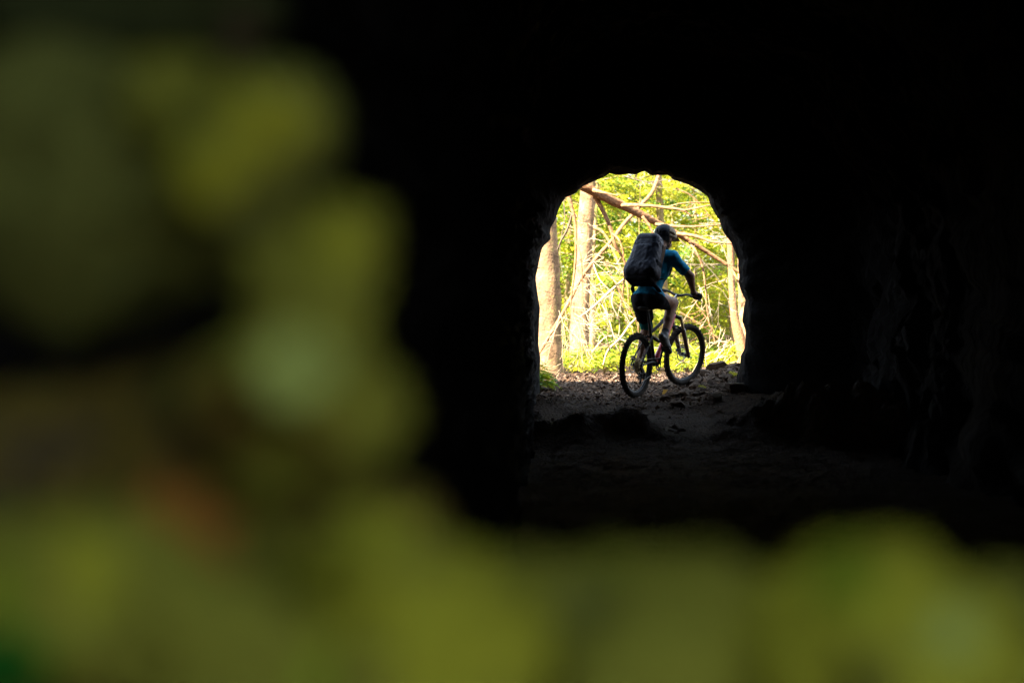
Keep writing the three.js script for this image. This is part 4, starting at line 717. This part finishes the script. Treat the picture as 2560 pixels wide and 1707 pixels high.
  const sleeve = (s, e, t) => { const d = e.clone().sub(s).normalize(), end = mid(s, e, t); return cut(union([roundCone(s, mid(s, e, t + 0.12), 0.072, 0.060)], 0.02), end, d); };
  const tAxis = CH.clone().sub(PEL).normalize();
  const shirtF = cut(union([...torso(0.018), (x, y, z) => glute(1)(x, y, z) - 0.016, (x, y, z) => glute(-1)(x, y, z) - 0.016, sleeve(shR, elR, 0.80), sleeve(shL, elL, 0.80), roundCone(NK.clone().add(V(-0.05, -0.09, 0)), NK.clone().add(V(-0.012, -0.02, 0)), 0.075, 0.066)], 0.03), mid(PEL, CH, -0.04), tAxis.clone().negate());
  const collar = cut(shirtF, NK.clone().add(V(-0.01, 0.008, 0)), V(0.5, 0.86, 0).normalize());
  const [slo, shi] = boundsOf([PEL, elR, elL, NK, shR, shL], 0.15);
  part('jersey', surface((x, y, z) => collar(x, y, z) + foldN(x, y, z, 0.006), slo, shi, 0.009), matte({ color: C(0.014, 0.20, 0.33), bumpMap: cloth, bumpScale: 0.001, roughness: 0.75 }), rider);
  const legCut = (h, k, t, r0, r1) => cut(union([roundCone(h, mid(h, k, Math.min(1, t + 0.1)), r0, r1), roundCone(mid(h, k, 0.1).add(V(-0.012, -0.004, 0)), mid(h, k, 0.6), r0 * 0.92, r1)], 0.02), mid(h, k, t), k.clone().sub(h).normalize());
  const shortsF = cut(union([roundCone(hipL, hipR, 0.108, 0.108), roundCone(PEL, mid(PEL, CH, 0.2), 0.125, 0.122), (x, y, z) => glute(1)(x, y, z) - 0.012, (x, y, z) => glute(-1)(x, y, z) - 0.012, legCut(hipR, knR, 0.93, 0.112, 0.090), legCut(hipL, knL, 0.66, 0.112, 0.092)], 0.025), mid(PEL, CH, 0.05), tAxis);
  const [plo, phi] = boundsOf([PEL, knR, knL], 0.16);
  part('shorts', surface((x, y, z) => shortsF(x, y, z) + foldN(x, y, z, 0.007), plo, phi, 0.009), matte({ color: C(0.012, 0.012, 0.014), bumpMap: cloth, bumpScale: 0.001 }), rider);
  const dL = knL.clone().sub(hipL).normalize(), linerF = cut(cut(union(thigh(hipL, knL, 0.008), 0.02), mid(hipL, knL, 0.95), dL), mid(hipL, knL, 0.6), dL.clone().negate());
  part('shorts_liner', surface(linerF, ...boundsOf([mid(hipL, knL, 0.5), knL], 0.12), 0.008), matte({ color: C(0.01, 0.11, 0.115) }), rider);
  for (const [an, ball, dir, up, kn] of [[anR, ballR, footDirR, footUpR, knR], [anL, ballL, footDirL, footUpL, knL]]) {
    const sd = kn.clone().sub(an).normalize();
    const heel = an.clone().addScaledVector(up, -0.062).addScaledVector(dir, -0.045), toe = ball.clone().addScaledVector(dir, 0.075), side = V().crossVectors(dir, up);
    const up1 = union([roundCone(an.clone().addScaledVector(sd, 0.01), an.clone().addScaledVector(up, -0.04), 0.044, 0.046), roundCone(heel.clone().addScaledVector(up, 0.01), ball, 0.036, 0.036), roundCone(an, ball.clone().addScaledVector(up, 0.012), 0.042, 0.034), roundCone(ball.clone().addScaledVector(side, 0.016), toe, 0.032, 0.024), roundCone(ball.clone().addScaledVector(side, -0.016), toe, 0.032, 0.024)], 0.02);
    const shoeF = cut(cut(up1, an.clone().addScaledVector(sd, 0.035), sd), ball.clone().addScaledVector(up, -0.024), up.clone().negate());
    const shoe = part('shoe', surface(shoeF, ...boundsOf([an, ball, toe, heel], 0.07), 0.006), std({ color: C(0.03, 0.028, 0.027), roughness: 0.6 }), rider);
    const soleF = cut(cut((x, y, z) => up1(x, y, z) - 0.004, ball.clone().addScaledVector(up, -0.018), up), ball.clone().addScaledVector(up, -0.030), up.clone().negate());
    part('sole', surface(soleF, ...boundsOf([ball, toe, heel], 0.07), 0.005), std({ color: C(0.09, 0.075, 0.05) }), shoe);
    const lc = ['lace', 'lace', 'lace']; lc.forEach((nm, i) => { const c = mid(an, ball, 0.35 + 0.2 * i).addScaledVector(up, 0.043 - 0.004 * i); part(nm, tube([c.clone().addScaledVector(side, -0.024).addScaledVector(up, -0.012), c, c.clone().addScaledVector(side, 0.024).addScaledVector(up, -0.012)], [0.003, 0.003], 5), std({ color: C(0.16, 0.15, 0.14) }), shoe); });
    const sock = cut(cut(roundCone(mid(an, kn, -0.1), mid(an, kn, 0.3), 0.039, 0.047), mid(an, kn, 0.16), sd), an.clone().addScaledVector(sd, -0.02), sd.clone().negate());
    part('sock', surface(sock, ...boundsOf([an, mid(an, kn, 0.2)], 0.07), 0.006), std({ color: C(0.03, 0.03, 0.032) }), rider);
  }
  // gloves: palm, four fingers round the grip, thumb underneath
  for (const [w, g, s, el] of [[wrR, gripR, 1, elR], [wrL, gripL, -1, elL]]) {
    const axis = steer(V(0.912, 1.113, s * 0.385)).sub(steer(V(0.929, 1.108, s * 0.26))).normalize(), fw = V(0.93, 0, 0).addScaledVector(axis, -0.93 * axis.x).normalize(), up = V().crossVectors(axis, fw).normalize(); if (up.y < 0) up.negate();
    const list = [roundCone(w, g.clone().addScaledVector(fw, -0.02).addScaledVector(up, 0.028), 0.032, 0.026)];
    const P = (o, a, b) => g.clone().addScaledVector(axis, o).addScaledVector(fw, a).addScaledVector(up, b);
    list.push(roundCone(P(-0.030, -0.018, 0.030), P(0.034, -0.018, 0.028), 0.021, 0.019));
    [[-0.034, 1], [-0.012, 1.08], [0.011, 1.03], [0.033, 0.86]].forEach(([o, len]) => { const k1 = P(o, 0.012, 0.036), k2 = P(o, 0.036 * len, 0.014), k3 = P(o, 0.030 * len, -0.016), k4 = P(o, 0.008, -0.028); list.push(roundCone(P(o, -0.016, 0.034), k1, 0.0115, 0.011), roundCone(k1, k2, 0.011, 0.0098), roundCone(k2, k3, 0.0098, 0.009), roundCone(k3, k4, 0.009, 0.008)); });
    const tI = [P(-0.034, -0.022, 0.022), P(-0.056, -0.018, -0.004), P(-0.052, 0.006, -0.024), P(-0.046, 0.024, -0.026)];
    for (let i = 0; i < 3; i++) list.push(roundCone(tI[i], tI[i + 1], 0.0125 - i * 0.001, 0.0115 - i * 0.001));
    const f = union(list, 0.005), wd = el.clone().sub(w).normalize(), gf = cut(union([f, roundCone(w, w.clone().addScaledVector(wd, 0.03), 0.031, 0.032)], 0.012), w.clone().addScaledVector(wd, 0.022), wd);
    part('glove', surface(gf, ...boundsOf([w, P(0.05, 0.05, 0.05), P(-0.06, -0.03, -0.04)], 0.04), 0.0036), std({ color: C(0.014, 0.014, 0.016), roughness: 0.8 }), rider);
  }
  // helmet
  const hx = V(1, 0, 0).applyQuaternion(headQ), hy = V(0, 1, 0).applyQuaternion(headQ), hz = V(0, 0, 1).applyQuaternion(headQ);
  const outer = ellipsoid(hp(-0.014, 0.040, 0), 0.148, 0.118, 0.112, headQ), inner = ellipsoid(hp(-0.012, 0.030, 0), 0.118, 0.100, 0.090, headQ);
  const vents = []; for (const z of [-0.072, -0.038, 0, 0.038, 0.072]) { vents.push(ellipsoid(hp(-0.115 + Math.abs(z) * 0.5, 0.075 - Math.abs(z) * 0.25, z), 0.085, 0.020, 0.0115, headQ.clone().multiply(new THREE.Quaternion().setFromEuler(new THREE.Euler(0, 0, 0.85))))); vents.push(ellipsoid(hp(0.035, 0.145 - Math.abs(z) * 0.5, z), 0.075, 0.022, 0.0115, headQ.clone().multiply(new THREE.Quaternion().setFromEuler(new THREE.Euler(0, 0, -0.35))))); }
  for (const s of [1, -1]) vents.push(ellipsoid(hp(-0.02, 0.045, s * 0.108), 0.055, 0.012, 0.022, headQ));
  const shellF = (x, y, z) => { let d = Math.max(outer(x, y, z), -inner(x, y, z)); const px = x - HEAD.x, py = y - HEAD.y, pz = z - HEAD.z, a = px * hx.x + py * hx.y + pz * hx.z, b = px * hy.x + py * hy.y + pz * hy.z; d = Math.max(d, -(b - (a > 0 ? 0.018 + 0.10 * a : 0.018 + 0.32 * a * (a < -0.02 ? 1 : 0.3)))); for (const v of vents) d = Math.max(d, -v(x, y, z)); return d; };
  const [elo, ehi] = boundsOf([hp(-0.014, 0.04, 0)], 0.18);
  const splitP = hp(0.0, 0, 0), splitN = V(0.85, 0.15, 0.5).normalize().applyQuaternion(headQ);
  const hel = new THREE.Group(); hel.name = 'helmet'; rider.add(hel);
  part('rear_shell', surface(cut(shellF, splitP, splitN), elo, ehi, 0.005), matte({ color: C(0.014, 0.014, 0.015), roughness: 0.6 }, 0.4), hel);
  part('front_shell', surface(cut(shellF, splitP, splitN.clone().negate()), elo, ehi, 0.005), matte({ color: C(0.22, 0.155, 0.085), roughness: 0.6 }, 0.4), hel);
  { const pos = [], idx = [], N = 14; for (let i = 0; i <= N; i++) { const a = lerp(-1.05, 1.05, i / N); for (let t = 0; t < 2; t++) for (const th of [0, 0.006]) { const r = t, p = hp(0.055 + 0.062 * Math.cos(a) + r * 0.085 * Math.cos(a * 0.7), 0.066 - r * 0.022 + th - 0.012 * Math.abs(a), (0.088 + r * 0.004) * Math.sin(a)); pos.push(p.x, p.y, p.z); } }
    const q = (a, b, c, d) => idx.push(a, b, c, a, c, d); for (let i = 0; i < N; i++) { const a = i * 4, b = a + 4; q(a, a + 2, b + 2, b); q(a + 1, b + 1, b + 3, a + 3); q(a + 2, a + 3, b + 3, b + 2); q(a, b, b + 1, a + 1); } q(0, 1, 3, 2); q(N * 4, N * 4 + 2, N * 4 + 3, N * 4 + 1);
    const g = new THREE.BufferGeometry(); g.setAttribute('position', new THREE.Float32BufferAttribute(pos, 3)); g.setIndex(idx); const gg = g.toNonIndexed(); gg.computeVertexNormals(); part('visor', gg, matte({ color: C(0.20, 0.14, 0.075), side: THREE.DoubleSide }), hel); }
  for (const s of [1, -1]) part('chin_strap', merge([tube([hp(0.03, 0.02, s * 0.09), hp(0.02, -0.05, s * 0.074), hp(0.045, -0.125, s * 0.02)], [0.004, 0.004], 6), tube([hp(-0.05, 0.0, s * 0.088), hp(0.015, -0.045, s * 0.078)], [0.004, 0.004], 6)]), blackMat, hel);
  part('vent_trim', merge([-1, 0, 1].map(k => tube([hp(-0.148 + Math.abs(k) * 0.014, 0.05, k * 0.042), hp(-0.140 + Math.abs(k) * 0.014, 0.08, k * 0.040), hp(-0.118, 0.106, k * 0.036)], [0.003, 0.002], 5))), std({ color: C(0.35, 0.34, 0.33) }), hel);
}
// ------------------------------------------------------------------ backpack
{
  const u = CH.clone().sub(PEL).normalize(), s = V(0, 0.03, 1).normalize(), back = V().crossVectors(s, u).normalize(); if (back.x > 0) back.negate();
  s.crossVectors(u, back).normalize(); if (s.z < 0) s.negate();
  const pack = thing('backpack', 'dark navy hiking backpack worn on the back of the rider', 'backpack', undefined, CONTACT); pack.rotation.y = YAW;
  const O = PEL.clone().addScaledVector(u, 0.375).addScaledVector(back, 0.225); O.z -= 0.012;
  const X = (a, b, c) => O.clone().addScaledVector(s, a).addScaledVector(u, b).addScaledVector(back, c);   // right, up the spine, away from the back
  const rbox = (c, hx, hy, hz, r, taper = 0) => { const C0 = X(...c); return (x, y, z) => { const px = x - C0.x, py = y - C0.y, pz = z - C0.z; const b = px * u.x + py * u.y + pz * u.z, k = 1 - taper * (b / hy); const a = (px * s.x + py * s.y + pz * s.z) / k, d = (px * back.x + py * back.y + pz * back.z) / k; const qx = Math.abs(a) - hx + r, qy = Math.abs(b) - hy + r, qz = Math.abs(d) - hz + r; return (Math.hypot(Math.max(qx, 0), Math.max(qy, 0), Math.max(qz, 0)) + Math.min(Math.max(qx, qy, qz), 0) - r) * Math.min(1, k); }; };
  const [lo, hi] = boundsOf([X(-0.24, -0.34, -0.16), X(0.24, 0.36, 0.18), X(-0.24, 0.36, -0.16), X(0.24, -0.34, 0.18)], 0.02);
  const nyl = tex(128, 128, (a, b) => { const k = 0.5 + 0.5 * tileNoise(a, b, 12, 98, 3); return [k, k, k]; }, false, 0.2, 0.2);
  const navy = matte({ color: C(0.011, 0.012, 0.022), bumpMap: nyl, bumpScale: 0.002, roughness: 0.6 }, 0.4), dark = matte({ color: C(0.010, 0.010, 0.012), bumpMap: nyl, bumpScale: 0.004, roughness: 0.7 });
  const crease = (x, y, z, k) => k * (0.6 * Math.abs(fbm(x * 7 + y * 3, y * 5, z * 7, 2)) + 0.4 * fbm(x * 16, y * 10, z * 16, 2));
  const bodyF = union([rbox([0, 0.005, 0.005], 0.180, 0.275, 0.125, 0.105, 0.13), rbox([0, -0.16, 0.005], 0.198, 0.11, 0.128, 0.09, 0.04)], 0.05);
  const main = part('main_compartment', surface((x, y, z) => bodyF(x, y, z) + crease(x, y, z, 0.010), lo, hi, 0.008), navy, pack);
  part('lid', surface((x, y, z) => union([rbox([0, 0.215, 0.0], 0.146, 0.078, 0.118, 0.075)], 0.02)(x, y, z) + crease(x, y, z, 0.006), lo, hi, 0.008), navy, pack);
  part('front_pocket', surface((x, y, z) => rbox([0, -0.03, 0.095], 0.112, 0.17, 0.045, 0.044, 0.12)(x, y, z) + crease(x, y, z, 0.008), lo, hi, 0.008), navy, pack);
  part('base_panel', surface((x, y, z) => rbox([0, -0.262, -0.005], 0.165, 0.05, 0.105, 0.045)(x, y, z) + crease(x, y, z, 0.01), lo, hi, 0.008), dark, pack);
  for (const k of [1, -1]) {
    part('side_pocket', surface((x, y, z) => rbox([k * 0.172, -0.14, 0.0], 0.030, 0.11, 0.075, 0.028)(x, y, z) + crease(x, y, z, 0.01), lo, hi, 0.007), dark, pack);
    part('mesh_panel', surface(rbox([k * 0.156, 0.06, -0.06], 0.018, 0.13, 0.045, 0.016), lo, hi, 0.007), matte({ color: C(0.10, 0.07, 0.05) }), pack);
    part('compression_strap', merge([tube([X(k * 0.158, 0.10, -0.09), X(k * 0.165, 0.10, 0.0), X(k * 0.13, 0.09, 0.10)], [0.005, 0.005], 6), tube([X(k * 0.12, 0.27, -0.08), X(k * 0.148, 0.22, 0.03), X(k * 0.11, 0.12, 0.135)], [0.005, 0.005], 6)]), dark, pack);
    part('shoulder_strap', tube([X(k * 0.07, 0.17, -0.095), X(k * 0.10, 0.235, -0.19), X(k * 0.13, 0.16, -0.335), X(k * 0.135, 0.0, -0.36), X(k * 0.15, -0.13, -0.24), X(k * 0.14, -0.2, -0.10)], [0.016, 0.019, 0.018, 0.014, 0.008, 0.007], 8), dark, pack);
    part('hip_belt', tube([X(k * 0.11, -0.27, -0.07), X(k * 0.165, -0.31, -0.15), X(k * 0.155, -0.335, -0.27), X(k * 0.05, -0.345, -0.345)], [0.022, 0.022, 0.016, 0.010], 8), dark, pack);
    part('buckle', box(0.022, 0.03, 0.012, ...X(k * 0.152, 0.165, 0.045).toArray()), std({ color: C(0.2, 0.2, 0.2), roughness: 0.4 }), pack);
  }
  part('haul_loop', tube([X(-0.035, 0.285, -0.07), X(-0.05, 0.33, -0.06), X(-0.02, 0.335, -0.05), X(-0.01, 0.285, -0.06)], [0.006, 0.006], 6), dark, pack);
}
renderer.render(scene, camera);
